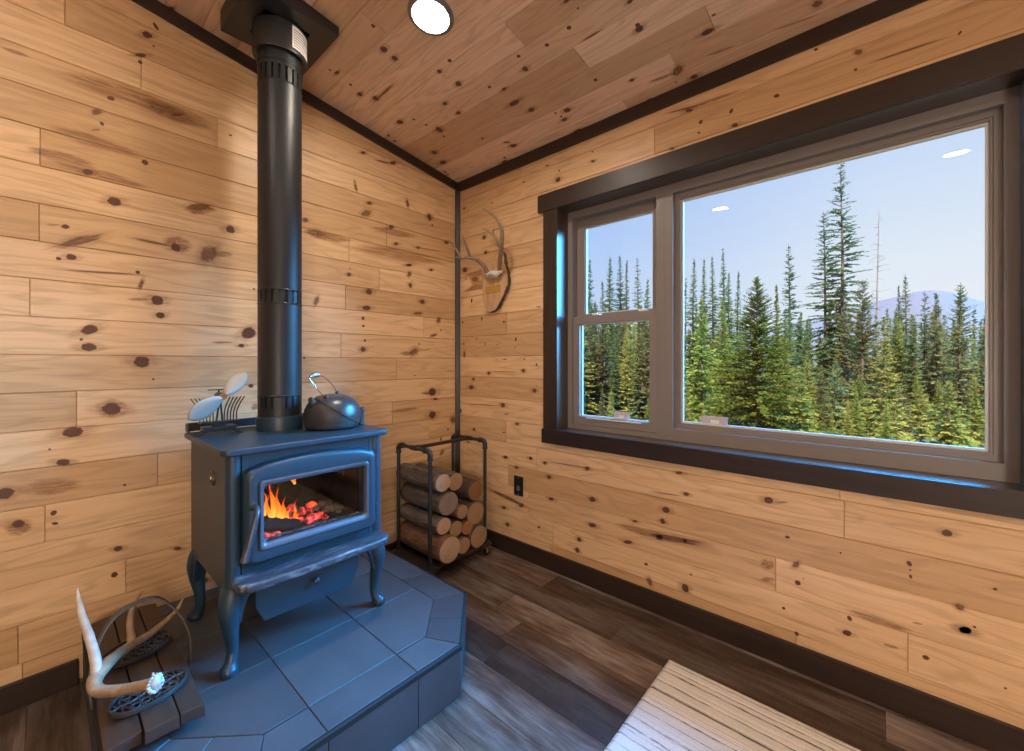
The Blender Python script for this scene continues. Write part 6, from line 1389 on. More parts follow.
FOREST=[ (34.79,20.69,8.98,'spire',_A,_a),(36.81,21.98,10.44,'spire',_A,_a),(30.63,17.51,10.19,'cedar',_A,_a),(27.58,15.65,9.46,'cedar',_A,_a),(36.34,20.68,11.32,'cedar',_A,_a),(26.22,14.52,7.14,'spire',_A,_a),(38.13,21.19,11.89,'spire',_A,_a),(38.37,21.17,11.6,'cedar',_A,_a),(32.27,17.36,7.63,'cedar',_A,_a),(27.51,14.47,6.83,'cedar',_A,_a),(27.21,14.07,8.48,'cedar',_A,_a),(36.66,19.12,10.65,'spire',_A,_a),(29.85,15.24,8.06,'larch',_A,_a),(35.24,17.8,10.37,'cedar',_A,_a),(26.12,12.66,7.24,'spire',_A,_a),(31.4,15.08,9.29,'spire',_A,_a),(34.05,16.3,9.82,'spire',_A,_a),(34.77,16.58,8.78,'cedar',_A,_a),(37.71,17.99,11.04,'cedar',_A,_a),(33.56,15.56,9.7,'cedar',_A,_a),(37.68,17.48,9.12,'larch',_A,_a),(27.3,12.16,6.72,'larch',_A,_a),(28.36,12.34,8.5,'larch',_A,_a),(31.04,13.28,8.48,'larch',_A,_a),(35.76,15.53,8.53,'larch',_A,_a),(27.29,11.15,8.74,'spire',_A,_a),(30.18,12.44,8.68,'spire',_A,_a),(36.56,15.21,10.53,'cedar',_A,_a),(27.18,10.88,6.7,'cedar',_A,_a),(41.92,17.14,11.83,'spire',_A,_a),(39.27,15.47,9.63,'spire',_A,_a),(27.93,10.67,8.24,'cedar',_A,_a),(42.67,16.73,10.94,'cedar',_A,_a),(35.03,13.02,9.38,'larch',_A,_a),(42.94,13.54,9.94,'tall',_B,_b),(45.54,14.47,7.66,'tall',_B,_b),(42.07,12.55,8.75,'spire',_B,_b),(46.52,13.86,9.33,'spire',_B,_b),(51.34,15.26,8.5,'fir',_B,_b),(41.94,11.72,10.84,'spire',_B,_b),(45.97,12.6,10.36,'fir',_B,_b),(43.11,11.43,6.65,'tall',_B,_b),(47.6,12.61,12.01,'cedar',_B,_b),(42.2,10.92,9.7,'spire',_B,_b),(43.81,10.88,7.45,'fir',_B,_b),(45.13,11.22,6.92,'tall',_B,_b),(57.86,13.98,9.74,'cedar',_B,_b),(40.4,9.25,8.19,'cedar',_B,_b),(52.21,11.77,10.14,'fir',_B,_b),(50.64,11.29,10.23,'spire',_B,_b),(43.91,9.41,6.75,'spire',_B,_b),(53.41,11.29,9.38,'spire',_B,_b),(51.15,10.93,9.36,'tall',_B,_b),(51.53,10.71,8.86,'spire',_B,_b),(41.86,7.59,6.31,'tall',_B,_b),(48.62,9.53,7.04,'spire',_B,_b),(46.5,8.83,9.25,'spire',_B,_b),(54.26,10.26,11.83,'cedar',_B,_b),(44.59,7.91,9.21,'blue',_B,_b),(51.34,8.41,8.7,'spire',_B,_b),(45.64,7.24,9.78,'spire',_B,_b),(60.8,10.14,10.53,'tall',_B,_b),(53.87,8.41,8.32,'cedar',_B,_b),(48.16,7.03,10.83,'blue',_B,_b),(53.87,7.41,7.45,'cedar',_B,_b),(48.73,6.36,8.43,'cedar',_B,_b),(43.17,5.36,7.92,'fir',_B,_b),(50.26,6.07,9.07,'tall',_B,_b),(56.78,7.13,10.42,'blue',_B,_b),(54.64,6.15,7.77,'cedar',_B,_b),(46.56,4.86,9.73,'spire',_B,_b),(52.22,5.75,7.17,'cedar',_B,_b),(56.31,6.21,12.78,'blue',_B,_b),(44.13,4.15,10.43,'blue',_B,_b),(47.46,4.54,8.77,'blue',_B,_b),(47.9,3.85,10.1,'tall',_B,_b),(53.49,4.33,10.78,'blue',_B,_b),(62.99,5.33,8.84,'spire',_B,_b),(48.41,3.73,10.72,'fir',_B,_b),(54.79,3.99,10.89,'blue',_B,_b),(61.93,4.48,9.75,'tall',_B,_b),(53.22,3.53,10.84,'spire',_B,_b),(42.98,1.77,7.98,'blue',_B,_b),(66.28,3.81,10.18,'fir',_B,_b),(52.33,2.41,7.43,'blue',_B,_b),(65.47,3.08,9.86,'blue',_B,_b),(64.24,2.58,13.51,'fir',_B,_b),(59.71,2.03,9.91,'blue',_B,_b),(55.71,1.41,11.59,'spire',_B,_b),(57.41,1.29,7.56,'blue',_B,_b),(45.51,0.55,7.12,'tall',_B,_b),(45.38,0.52,10.1,'spire',_B,_b),(45.73,0.31,8.71,'blue',_B,_b),(65.95,0.83,13.72,'tall',_B,_b),(47.29,-0.17,7.23,'tall',_B,_b),(56.13,-0.28,8.73,'tall',_B,_b),(48.93,-0.51,9.17,'spire',_B,_b),(61.85,-0.03,10.2,'fir',_B,_b),(59.77,-0.25,12.54,'fir',_B,_b),(45.39,-1.08,7.82,'spire',_B,_b),(58.1,-0.94,9.47,'fir',_B,_b),(63.81,-1.12,13.16,'tall',_B,_b),(53.38,-1.63,8.51,'spire',_B,_b),(47.52,-1.88,9.71,'tall',_B,_b),(59.61,-1.82,8.85,'tall',_B,_b),(58.44,-2.42,8.14,'blue',_B,_b),(63.67,-2.24,9.49,'spire',_B,_b),(69.75,-2.8,14.15,'spire',_B,_b),(70.36,-3.09,13.03,'blue',_B,_b),(61.44,-3.47,12.33,'spire',_B,_b),(51.16,-3.33,10.9,'blue',_B,_b),(50.36,-3.48,10.03,'fir',_B,_b),(66.45,-3.97,12.53,'blue',_B,_b),(56.5,-3.85,10.89,'spire',_B,_b),(58.12,-4.32,8.41,'fir',_B,_b),(70.19,-5.08,10.52,'blue',_B,_b),(49.14,-4.5,9.22,'spire',_B,_b),(49.7,-4.32,10.06,'spire',_B,_b),(49.12,-4.39,9.87,'blue',_B,_b),(60.43,-5.46,10.84,'cedar',_B,_b),(60.81,-5.83,9.53,'blue',_B,_b),(67.09,-6.14,12.6,'spire',_B,_b),(73.66,-6.7,12.44,'tall',_B,_b),(72.27,-7,13.82,'cedar',_B,_b),(74.8,-7.5,14.66,'cedar',_B,_b),(76.4,-8.06,12.85,'fir',_B,_b),(73.48,-7.45,11.96,'tall',_B,_b),(57.83,-6.62,8.92,'fir',_B,_b),(50.69,-6.33,6.78,'fir',_B,_b),(52.03,-6.51,10.07,'blue',_B,_b),(70.14,-8.75,10.08,'tall',_B,_b),(71.58,-8.82,12.62,'fir',_B,_b),(55.59,-7.58,8.17,'tall',_B,_b),(63.49,-8.79,9.63,'cedar',_B,_b),(73.33,-9.38,14.11,'blue',_B,_b),(75.32,-9.92,14.56,'spire',_B,_b),(72.31,-10.11,9,'tall',_B,_b),(79.26,-11.34,12.35,'spire',_B,_b),(66.32,-9.97,9.94,'spire',_B,_b),(64.63,-9.61,8.81,'fir',_B,_b),(80.47,-11.62,15.28,'tall',_B,_b),(57.67,-9.54,8.94,'tall',_B,_b),(55.14,-9.1,10.03,'spire',_B,_b),(54.76,-9.66,10.58,'fir',_B,_b),(68.55,-11.21,13.41,'blue',_B,_b),(68.36,-11.52,9.49,'tall',_B,_b),(18.03,9.85,0.68,'cedar',_C,_c),(21.27,11.04,0.33,'larch',_C,_c),(23.93,12.31,2.26,'cedar',_C,_c),(16.21,7.48,2.14,'larch',_C,_c),(27.29,12.35,0.56,'larch',_C,_c),(18.8,7.83,1.55,'larch',_C,_c),(27.23,10.81,0.46,'fir',_C,_c),(25.81,9.8,1.86,'fir',_C,_c),(28.41,10.55,1.93,'larch',_C,_c),(27.54,9.11,1.6,'fir',_C,_c),(20.81,5.94,1.27,'cedar',_C,_c),(21.59,5.82,1.96,'larch',_C,_c),(21.53,5.48,1.33,'fir',_C,_c),(18.43,3.93,1.36,'fir',_C,_c),(23.09,5.13,2.36,'blue',_C,_c),(21.99,3.9,1.53,'cedar',_C,_c),(23.81,4.33,2.27,'larch',_C,_c),(29.65,4.97,0.94,'fir',_C,_c),(28.51,4.37,1.48,'larch',_C,_c),(31.41,4.32,0.69,'fir',_C,_c),(23.31,2.36,1.9,'fir',_C,_c),(31.84,3.31,1.89,'larch',_C,_c),(29.66,2.4,0.81,'fir',_C,_c),(31.26,2.36,1.03,'larch',_C,_c),(30.32,1.29,2.84,'cedar',_C,_c),(28.78,0.81,2.17,'larch',_C,_c),(30.55,0.74,2.51,'blue',_C,_c),(27.93,-0.14,1.4,'larch',_C,_c),(37.26,-0.04,1.53,'fir',_C,_c),(24.82,-1.02,2.17,'larch',_C,_c),(25.53,-1.29,2.8,'fir',_C,_c),(38.77,-1.49,2.57,'blue',_C,_c),(32.41,-1.91,2.13,'fir',_C,_c),(23.76,-2.42,2.29,'fir',_C,_c),(38.13,-2.88,1.85,'fir',_C,_c),(29.52,-3,3.01,'cedar',_C,_c),(36.73,-3.7,2.1,'cedar',_C,_c),(41.6,-4.63,1.49,'fir',_C,_c),(39.59,-4.82,2.2,'blue',_C,_c),(39.62,-5.4,3.43,'larch',_C,_c),(26.97,-4.52,2.94,'blue',_C,_c),(43.53,-6.46,1.5,'cedar',_C,_c),(31.12,-5.54,1.57,'larch',_C,_c),(38.95,-6.61,1.86,'blue',_C,_c),(43.01,-7.89,2.06,'fir',_C,_c),(36.97,-7.38,3.07,'fir',_C,_c),(29.88,8.54,2.06,'cedar',_D,_d),(28.9,6.89,3.03,'larch',_D,_d),(29.53,6.32,3.23,'fir',_D,_d),(33.69,6.63,2.47,'cedar',_D,_d),(29.22,5.14,4.73,'cedar',_D,_d),(38.18,5.92,5.56,'fir',_D,_d),(29.6,3.57,2.84,'fir',_D,_d),(35.42,3.88,3.47,'cedar',_D,_d),(34.51,3.07,4.08,'larch',_D,_d),(36.06,2.59,4.64,'cedar',_D,_d),(30.04,1.25,4.91,'larch',_D,_d),(30.47,0.56,4.13,'cedar',_D,_d),(36.41,0.19,5.33,'fir',_D,_d),(39.05,-0.12,2.93,'larch',_D,_d),(42.15,-1.08,3.88,'fir',_D,_d),(32.42,-1.49,3.33,'cedar',_D,_d),(32.89,-2.13,3.53,'cedar',_D,_d),(44.1,-3.18,3.33,'fir',_D,_d),(35.35,-3.4,3.12,'cedar',_D,_d),(43.31,-4.33,4.57,'fir',_D,_d),(40.54,-4.76,2.93,'fir',_D,_d),(39.61,-5.24,3.98,'fir',_D,_d),(49.47,-6.88,3.12,'fir',_D,_d),(46.37,-7.25,3.19,'fir',_D,_d),(40.95,-7.08,4.46,'larch',_D,_d),(40.82,-7.98,4.76,'cedar',_D,_d),(16.23,15.53,5.67,'spire',_E,_e),(19.69,29.93,10.02,'spire',_E,_e),(23.14,29.37,11.44,'larch',_E,_e),(18.58,17.27,9.64,'spire',_E,_e),(16.31,17.64,7.44,'fir',_E,_e),(23.07,16.59,9.59,'cedar',_E,_e),(26.44,20.35,12.33,'larch',_E,_e),(23.88,18.32,11.31,'fir',_E,_e),(29.93,21.38,12.79,'cedar',_E,_e),(24.82,15.08,8.62,'spire',_E,_e),(29.54,18.62,8.78,'fir',_E,_e),(18.07,20.78,10.17,'spire',_E,_e),(22.33,28.26,8.54,'spire',_E,_e),(15.42,14.88,8.73,'fir',_E,_e),(22.28,17,6.25,'fir',_E,_e),(10.39,23.99,5.23,'larch',_E,_e),(13.93,26.15,6,'spire',_E,_e),(24.38,14.36,9.72,'larch',_E,_e),(10.37,20.05,6.94,'spire',_E,_e),(17.38,13.95,5.75,'fir',_E,_e),(10.48,23.47,7.14,'spire',_E,_e),(20.08,16.72,7.69,'fir',_E,_e),(17.87,33.72,10.82,'spire',_E,_e),(12.53,27.89,9.25,'larch',_E,_e),(13,25.08,6.48,'cedar',_E,_e),(18.56,34.26,9.02,'spire',_E,_e),(14.96,30.33,10.56,'larch',_E,_e),(17.02,25.7,5.64,'fir',_E,_e),(26.03,16.06,10.14,'larch',_E,_e),(12.04,27.39,10.02,'cedar',_E,_e),(13.74,16.39,5.66,'cedar',_E,_e),(19.16,24.8,8.29,'larch',_E,_e),(9.84,21.51,6.41,'fir',_E,_e),(24.8,17.18,6.86,'fir',_E,_e),(22.8,28.28,8.19,'larch',_E,_e),(20.9,22.18,9.69,'spire',_E,_e),(22.23,13.91,5.2,'cedar',_E,_e),(21.88,22.56,7.42,'spire',_E,_e),(20.8,17.61,7.71,'spire',_E,_e),(19.57,29.63,8.51,'cedar',_E,_e),(13.45,16.61,8.42,'spire',_E,_e),(11.53,20.13,6.76,'spire',_E,_e),(13.16,25.87,5.32,'larch',_E,_e),(18.61,29.59,10.17,'spire',_E,_e),(17.17,27.41,6.22,'fir',_E,_e),(16.5,30,6.54,'spire',_E,_e),(29.1,20.52,9.99,'cedar',_E,_e),(24.79,25.48,8.87,'larch',_E,_e),(14.9,15.93,8.89,'spire',_E,_e),(14.2,16.64,5.01,'spire',_E,_e),(18.27,23.89,8.58,'fir',_E,_e),(25.6,25.71,11.46,'spire',_E,_e),(22.84,20.21,7.15,'spire',_E,_e),(14.68,30.77,8.4,'spire',_E,_e),(23.66,20.52,11.31,'larch',_E,_e),(12.27,24.09,5.78,'larch',_E,_e),(14.88,22.69,5.38,'fir',_E,_e),(15.73,19.16,8.88,'larch',_E,_e),(16.32,24.32,7.15,'cedar',_E,_e),(16.49,23.34,10.05,'spire',_E,_e),(16.11,18.27,7.66,'fir',_E,_e),(18.51,33.36,9.04,'larch',_E,_e),(21.35,14.08,9.42,'fir',_E,_e),(16.15,18.71,4.96,'cedar',_E,_e),(38.77,12.93,10.3,'cedar',_B,_b),(29.82,10.36,9.65,'cedar',_B,_b),(34.27,10.83,8.97,'fir',_B,_b),(28.01,8.96,6.39,'spire',_B,_b),(35.78,12.62,11.08,'fir',_B,_b),(34.13,12.35,8.06,'spire',_B,_b),(30.31,9.83,7.53,'cedar',_B,_b),(31.45,9.79,7.13,'cedar',_B,_b),(40.24,13.33,10.63,'spire',_B,_b),(26.06,9.29,8.92,'spire',_B,_b),(51.54,-18.71,8.02,'spire',_F,_f),(45.58,-13.79,13.28,'tall',_F,_f),(52.81,-16.45,10.2,'larch',_F,_f),(52.18,-20.28,7.69,'spire',_F,_f),(46.52,-10.77,12.71,'spire',_F,_f),(43.86,-9.3,6.73,'fir',_F,_f),(42.3,-9.41,11.44,'fir',_F,_f),(52.71,-10.02,8.59,'cedar',_F,_f),(56.29,-15.37,11.02,'larch',_F,_f),(41.19,-16.24,7.93,'larch',_F,_f),(41.84,-8.65,6.88,'fir',_F,_f),(51.84,-16.33,8.91,'larch',_F,_f),(39.76,-10.72,7.85,'fir',_F,_f),(37.31,-11.29,7.65,'tall',_F,_f),(49.48,-11.7,9.65,'spire',_F,_f),(41.31,-12.6,11.25,'spire',_F,_f),(49.61,-17.44,12.43,'cedar',_F,_f),(46.29,-17.2,10.18,'larch',_F,_f),(50.49,-16.77,9.45,'tall',_F,_f),(39.81,-9.09,7.82,'tall',_F,_f),(56.67,-16.72,9.18,'tall',_F,_f),(48.51,-18.94,11.79,'larch',_F,_f),(41.65,-9.51,10.48,'cedar',_F,_f),(55.72,-14.04,14.94,'spire',_F,_f),(37.97,-7.52,6.44,'fir',_F,_f),(58.28,-19.32,12.87,'fir',_F,_f),(46.11,-12.63,8.78,'tall',_F,_f),(53.34,-19.25,14.92,'spire',_F,_f),(47.54,-15.07,10.64,'larch',_F,_f),(41.99,-8.55,9.82,'spire',_F,_f),(42.36,-15.45,11.5,'tall',_F,_f),(48.19,-11.89,8.37,'fir',_F,_f),(50.36,-14.45,8.28,'spire',_F,_f),(34.69,-9.01,10.13,'tall',_F,_f),(39.92,-11.61,8.85,'spire',_F,_f),(52.4,-14.39,10.74,'fir',_F,_f) ]
MOUNT= [(1138.9, 972.1, 64.3), (1330.4, 756.3, 82.3), (1545.9, 513.7, 96.8), (1665.6, 378.9, 114.8), (1785.3, 244.0, 140.0), (1881.0, 136.2, 176.1), (1976.8, 28.3, 215.8), (2048.6, -52.6, 241.0), (2084.5, -93.0, 255.4), (2125.2, -138.9, 262.6), (2168.3, -187.4, 255.4), (2216.2, -241.3, 233.8), (2264.0, -295.2, 215.8), (2383.7, -430.1, 183.3), (2575.3, -645.8, 154.5), (2886.5, -996.3, 118.4)]
# ------------------------------------------------------------------ outside: ground, forest, mountain
def gz(x, y): return -1.0 - .07 * max(0, x) + .25 * mnoise.noise(Vector((x * .12, y * .12, 3.))) - .012 * abs(y)
M['meadow'] = None
t = NT('forest_floor'); p = t.obj(); n = t.noise(p, .9, 5, .65); n2 = t.noise(p, 9., 4)
c = t.ramp(n, [(.35, (.02, .018, .002)), (.5, (.04, .036, .004)), (.7, (.07, .055, .006))]); c = t.mix(t.mapr(n2, .4, .7, 0, .5), c, (.025, .022, .002, 1))
t.bsdf(Base_Color=c, Roughness=.95); M['meadow'] = t.m
bm = NB(); gx = [.4 + 1.6 * i for i in range(56)]; gy = [-40 + 2. * j for j in range(56)]
g = [[bm.verts.new((x, y, gz(x, y))) for y in gy] for x in gx]
for i in range(len(gx) - 1):
    for j in range(len(gy) - 1): f = bm.faces.new((g[i][j], g[i + 1][j], g[i + 1][j + 1], g[i][j + 1])); f.smooth = True
struct(mesh_obj('ground', bm, M['meadow']))

def leaf_mat(name, c0, c1, tr=.18):
    t = NT(name); p = t.obj(); oi = t.n('ShaderNodeObjectInfo')
    n = t.noise(t.vmath('ADD', p, (3, 1, 2)), 1.4, 3, .6); n2 = t.noise(p, 11., 2)
    f = t.math('ADD', t.math('MULTIPLY', n, .6), t.math('MULTIPLY', n2, .45))
    c = t.mix(t.mapr(f, .35, .7), (*c0, 1), (*c1, 1))
    h = t.n('ShaderNodeHueSaturation'); t.put(h.inputs['Color'], c); t.put(h.inputs['Hue'], t.mapr(oi.outputs['Random'], 0, 1, .485, .515)); t.put(h.inputs['Value'], t.mapr(oi.outputs['Random'], 0, 1, .8, 1.2))
    d = t.n('ShaderNodeBsdfDiffuse'); t.put(d.inputs[0], h.outputs[0]); tl_ = t.n('ShaderNodeBsdfTranslucent'); t.put(tl_.inputs[0], h.outputs[0])
    mx = t.n('ShaderNodeMixShader'); mx.inputs[0].default_value = tr; t.put(mx.inputs[1], d.outputs[0]); t.put(mx.inputs[2], tl_.outputs[0]); t.t.links.new(mx.outputs[0], t.out.inputs[0]); return t.m
LEAF = {'spire': leaf_mat('spire_needles', (0.055, 0.083, 0.027), (0.128, 0.165, 0.051)), 'fir': leaf_mat('bright_fir_needles', (0.104, 0.134, 0.027), (0.244, 0.262, 0.061)),
        'tall': leaf_mat('tall_spruce_needles', (0.030, 0.061, 0.024), (0.085, 0.134, 0.043)), 'dark': leaf_mat('dark_spruce_needles', (0.022, 0.041, 0.011), (0.134, 0.171, 0.024)),
        'cedar': leaf_mat('olive_cedar_needles', (0.061, 0.067, 0.024), (0.183, 0.171, 0.073)), 'larch': leaf_mat('yellow_green_needles', (0.146, 0.146, 0.030), (0.281, 0.256, 0.061)), 'blue': leaf_mat('blue_green_needles', (0.073, 0.110, 0.049), (0.159, 0.207, 0.091))}
TRUNK = simple('conifer_trunk', (.10, .075, .06), .9, nscale=3, nvar=.4)
TRUNKP = simple('pale_dead_trunk', (.16, .14, .13), .9, nscale=3, nvar=.3)
SHAPE = {  # crown base, half width / height, droop, whorls per metre, branches, gap chance, top power, leaf size
    'spire': (.04, .070, .40, 3.8, 6, .06, 1.0, .17), 'fir': (.0, .20, .10, 3.8, 8, .02, 1.0, .17), 'tall': (.20, .090, .30, 2.6, 5, .16, .72, .19),
    'dark': (.0, .25, .10, 4.6, 9, .0, 1.0, .14), 'cedar': (.05, .17, .0, 3.0, 7, .10, .62, .20), 'larch': (.03, .16, .05, 3.4, 7, .04, .7, .16), 'blue': (.04, .15, .1, 3.4, 7, .05, .7, .16)}
def tree_meshes(kind, h, w, seed):
    cb, wr, droop, wpm, nb, gap, pw, ls = SHAPE[kind]
    rg = random.Random(seed); V, Fc = [], []
    if w is None: w = wr * h
    elif kind in ('spire', 'tall'): w *= 2.3 if kind == 'spire' else 1.55
    else: w *= 1.2
    sway = Vector((rg.uniform(-.012, .012) * h, rg.uniform(-.012, .012) * h, 0))
    def axis(z): t_ = z / h; return sway * math.sin(t_ * 3.0) + Vector((0, 0, z))
    z = cb * h
    while z < h * .985:
        t_ = (z - cb * h) / (h - cb * h)
        L0 = w * ((1 - t_) ** pw) * (.35 + .65 * min(1, (t_ + .02) * 7 if kind in ('tall', 'cedar') else 1)) + .05
        for b in range(nb):
            if rg.random() < gap: continue
            a = rg.uniform(0, 2 * PI); L = L0 * rg.uniform(.55, 1.12)
            if kind in ('tall', 'cedar') and rg.random() < .12: L *= 1.3
            rise = -droop * .8 + .9 * t_ ** 1.5 + rg.uniform(-.15, .15)
            d = Vector((math.cos(a), math.sin(a), rise)).normalized(); side = Vector((-math.sin(a), math.cos(a), 0))
            p0 = axis(z + rg.uniform(-.12, .12)); ns = max(2, int(L / (ls * .62)))
            # thin twig
            i0 = len(V); q1 = p0 + d * L + Vector((0, 0, -droop * L * .25))
            V.extend([p0 + side * .012, p0 - side * .012, p0 + Vector((0, 0, .015)), q1]); Fc.extend([(i0, i0 + 1, i0 + 3), (i0 + 1, i0 + 2, i0 + 3), (i0 + 2, i0, i0 + 3)])
            for s_ in range(ns):
                u = (s_ + .6) / ns; q = p0 + d * (L * u) + Vector((0, 0, -droop * L * u * u * .25))
                k = (.5 + .65 * math.sin(PI * min(1, u * .85 + .12)))
                for sg in (-1, 1, 0):
                    e = ls * k * rg.uniform(.75, 1.35) * (.45 + .75 * (1 - t_))
                    tip = q + side * sg * e * rg.uniform(.7, 1.1) + d * e * rg.uniform(.3, .9) + Vector((0, 0, rg.uniform(-.45, .25) * e + (.4 * e if sg == 0 else 0)))
                    wv = (d * rg.uniform(.5, 1) + Vector((0, 0, rg.uniform(-1., 1.)))).normalized() * e * .30
                    i0 = len(V); V.extend([q - wv, q + wv, tip + wv * .5, tip - wv * .5]); Fc.append((i0, i0 + 1, i0 + 2, i0 + 3))
        z += 1 / wpm * (rg.uniform(.7, 1.3)) * (1 - .45 * t_)
    # leader
    tp = axis(h * .97)
    for k in range(10):
        q = axis(h * (.95 + .05 * k / 10)); e = ls * .5; a = rg.uniform(0, 6.3); dv = Vector((math.cos(a), math.sin(a), .8)) * e
        i0 = len(V); wv = Vector((-math.sin(a), math.cos(a), 0)) * e * .25; V.extend([q - wv, q + wv, q + dv]); Fc.append((i0, i0 + 1, i0 + 2))
    me = bpy.data.meshes.new('foliage'); me.from_pydata([tuple(v) for v in V], [], Fc); me.materials.append(LEAF[kind])
    bm = NB(); r0 = max(.045, h * .0105); pts = [axis(h * i / 12) - Vector((0, 0, .3 if i == 0 else 0)) for i in range(13)]
    add_tube(bm, pts, [r0 * (1 - .93 * i / 12) for i in range(13)], 9); mt = bpy.data.meshes.new('trunk'); bm.to_mesh(mt); bm.free(); mt.materials.append(TRUNK)
    return mt, me
def plant(x, y, h, kind, w=None, seed=1, label='', group=None, share=None, name='conifer_tree'):
    root = thing(name, label, 'tree', (x, y, gz(x, y)), 0, group)
    mt, me = share or tree_meshes(kind, h, w, seed)
    for nm, m in (('trunk', mt), ('foliage', me)):
        o = bpy.data.objects.new(nm, m); COL.objects.link(o); o.parent = root
    return root, (mt, me)

for i, (x, y, h, kind, w, lab, grp) in enumerate(TREES):
    if kind == 'snag':
        root = thing('dead_tree', lab, 'tree', (x, y, gz(x, y))); bm = NB(); rg = random.Random(3)
        lean = Vector((.55, -.30, 0)) * .06 * h
        pts = [Vector((0, 0, h * k / 14)) + lean * (k / 14) for k in range(15)]; add_tube(bm, pts, [.11 * (1 - k / 15) + .012 for k in range(15)], 9); o = bpy.data.objects.new('trunk', bpy.data.meshes.new('trunk')); bm.to_mesh(o.data); bm.free(); o.data.materials.append(TRUNKP); COL.objects.link(o); o.parent = root
        bm = NB()
        for k in range(40):
            z = h * rg.uniform(.45, .97); a = rg.uniform(0, 6.28); L = (1 - z / h) * 2.2 + .25; b0 = Vector((0, 0, z)) + lean * (z / h); d = Vector((math.cos(a), math.sin(a), rg.uniform(-.3, .3)))
            add_tube(bm, [b0, b0 + d * L * .6, b0 + d * L + Vector((0, 0, -.1))], [.016, .010, .004], 5)
        o = bpy.data.objects.new('branches', bpy.data.meshes.new('branches')); o['kind'] = 'stuff'; bm.to_mesh(o.data); bm.free(); o.data.materials.append(TRUNKP); COL.objects.link(o); o.parent = root
        continue
    plant(x, y, h, kind, w, 100 + i, lab, grp)
# repeats of the forest: a few kinds, copied
protos = {}
for i, (x, y, h, kind, lab, grp) in enumerate(FOREST):
    key = (kind, i % 2)
    if key not in protos:
        r_, sh_ = plant(x, y, 10., kind, None, 900 + len(protos), lab, grp); protos[key] = r_; r_.scale = (h / 10.,) * 3; r_.rotation_euler = (0, 0, i)
    else:
        s_ = h / 10.; c_ = dup_tree(protos[key], (x, y, gz(x, y)), i * 1.7, lab, (s_, s_, s_)); c_['group'] = grp
# far mountain
t = NT('far_mountain'); n = t.noise(t.obj(), .012, 5, .6); c = t.mix(n, (.092, .068, .064, 1), (.100, .073, .069, 1)); t.bsdf(Base_Color=c, Roughness=1.)
bm = NB(); prof = MOUNT; rows = []
for k, q in enumerate((0, .33, .67, 1, .5, 0)):
    row = []
    for (x, y, zz) in prof:
        s_ = 1 + .10 * (k - 3); hgt = (zz + 60) * q - 60 + (2 * mnoise.noise(Vector((x * .01, y * .01, k))) if k != 3 else 0)
        row.append(bm.verts.new((x * s_, y * s_, hgt)))
    rows.append(row)
for A, B in zip(rows, rows[1:]):
    for i in range(len(A) - 1): f = bm.faces.new((A[i], A[i + 1], B[i + 1], B[i]))
tag(mesh_obj('mountain', bm, t.m), 'hazy blue mountain ridge far behind the forest', 'mountain')

# ------------------------------------------------------------------ light, world, camera
def sun(name, to, col, st, ang):
    l = bpy.data.lights.new(name, 'SUN'); l.energy = st; l.color = col; l.angle = math.radians(ang)
    o = bpy.data.objects.new(name, l); COL.objects.link(o); o.rotation_euler = Vector(to).to_track_quat('Z', 'Y').to_euler(); o.location = Vector(to) * 30; return o
sun('sun', (-.62, -.16, .70), (1., .92, .78), 15., 1.)
sun('low_sky', (.80, -.56, .32), (.08, .46, 1.), 12., 34.)
sun('high_sky', (.80, -.30, .64), (.02, .38, 1.), 31., 40.)
W_ = bpy.data.worlds.new('world'); SC.world = W_; W_.use_nodes = True; nt = W_.node_tree; nt.nodes.clear()
tc = nt.nodes.new('ShaderNodeTexCoord'); sp = nt.nodes.new('ShaderNodeSeparateXYZ'); rp = nt.nodes.new('ShaderNodeValToRGB'); bg = nt.nodes.new('ShaderNodeBackground'); ou = nt.nodes.new('ShaderNodeOutputWorld')
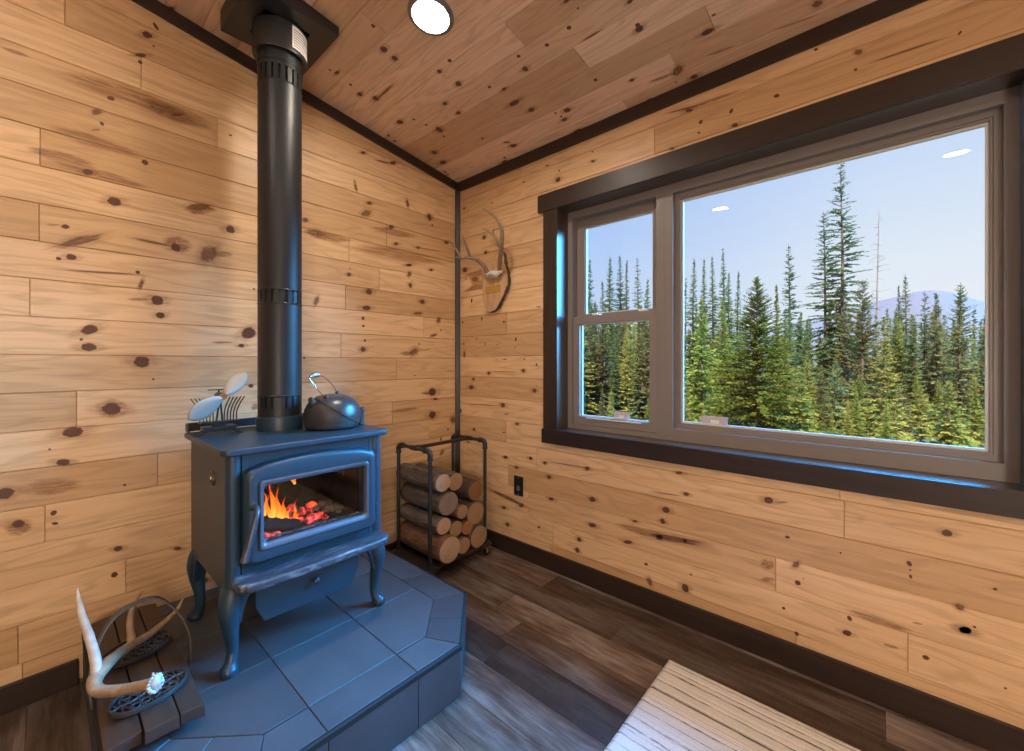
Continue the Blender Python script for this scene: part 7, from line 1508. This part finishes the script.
nt.links.new(tc.outputs['Generated'], sp.inputs[0]); nt.links.new(sp.outputs[2], rp.inputs[0]); mr = nt.nodes.new('ShaderNodeMapRange'); mx = nt.nodes.new('ShaderNodeMix'); mx.data_type = 'RGBA'; mx.blend_type = 'MULTIPLY'; nt.links.new(sp.outputs[1], mr.inputs[0]); mr.inputs[1].default_value = .0; mr.inputs[2].default_value = .55; nt.links.new(mr.outputs[0], mx.inputs[0]); nt.links.new(rp.outputs[0], mx.inputs[6]); mx.inputs[7].default_value = (.62, .76, 1., 1); nt.links.new(mx.outputs[2], bg.inputs[0]); nt.links.new(bg.outputs[0], ou.inputs[0])
cr = rp.color_ramp; cr.elements[0].position = 0.; cr.elements[0].color = (.86, .91, .99, 1); cr.elements[1].position = .18; cr.elements[1].color = (.79, .88, 1., 1)
for p_, c_ in ((.36, (.60, .75, 1.)), (.6, (.30, .50, .95)), (1., (.16, .34, .85))): e = cr.elements.new(p_); e.color = (*c_, 1)
bg.inputs[1].default_value = 1.0

cam = bpy.data.cameras.new('camera'); co = bpy.data.objects.new('camera', cam); COL.objects.link(co)
cam.sensor_fit = 'HORIZONTAL'; cam.sensor_width = 36.; cam.lens = 36. * 416. / 1024.; cam.clip_start = .02; cam.clip_end = 5000
cam.shift_y = (362.5 - 375.5) / 1024.
co.location = (-1.9669, -2.2623, 1.207); co.rotation_euler = (PI / 2, 0, math.radians(41.6 - 90))
SC.camera = co
vs = SC.view_settings; SC.display_settings.display_device = 'sRGB'; vs.view_transform = 'Standard'; vs.look = 'None'; vs.gamma = 1.; vs.use_curve_mapping = False; vs.exposure = 0.
cy = SC.cycles
cy.use_denoising = True; cy.max_bounces = 8; cy.diffuse_bounces = 5; cy.glossy_bounces = 4; cy.transparent_max_bounces = 24; cy.transmission_bounces = 4
cy.sample_clamp_indirect = 3.; cy.caustics_reflective = False; cy.caustics_refractive = False
try: cy.denoiser = 'OPENIMAGEDENOISE'; cy.denoising_input_passes = 'RGB_ALBEDO_NORMAL'; cy.denoising_prefilter = 'ACCURATE'
except Exception: pass
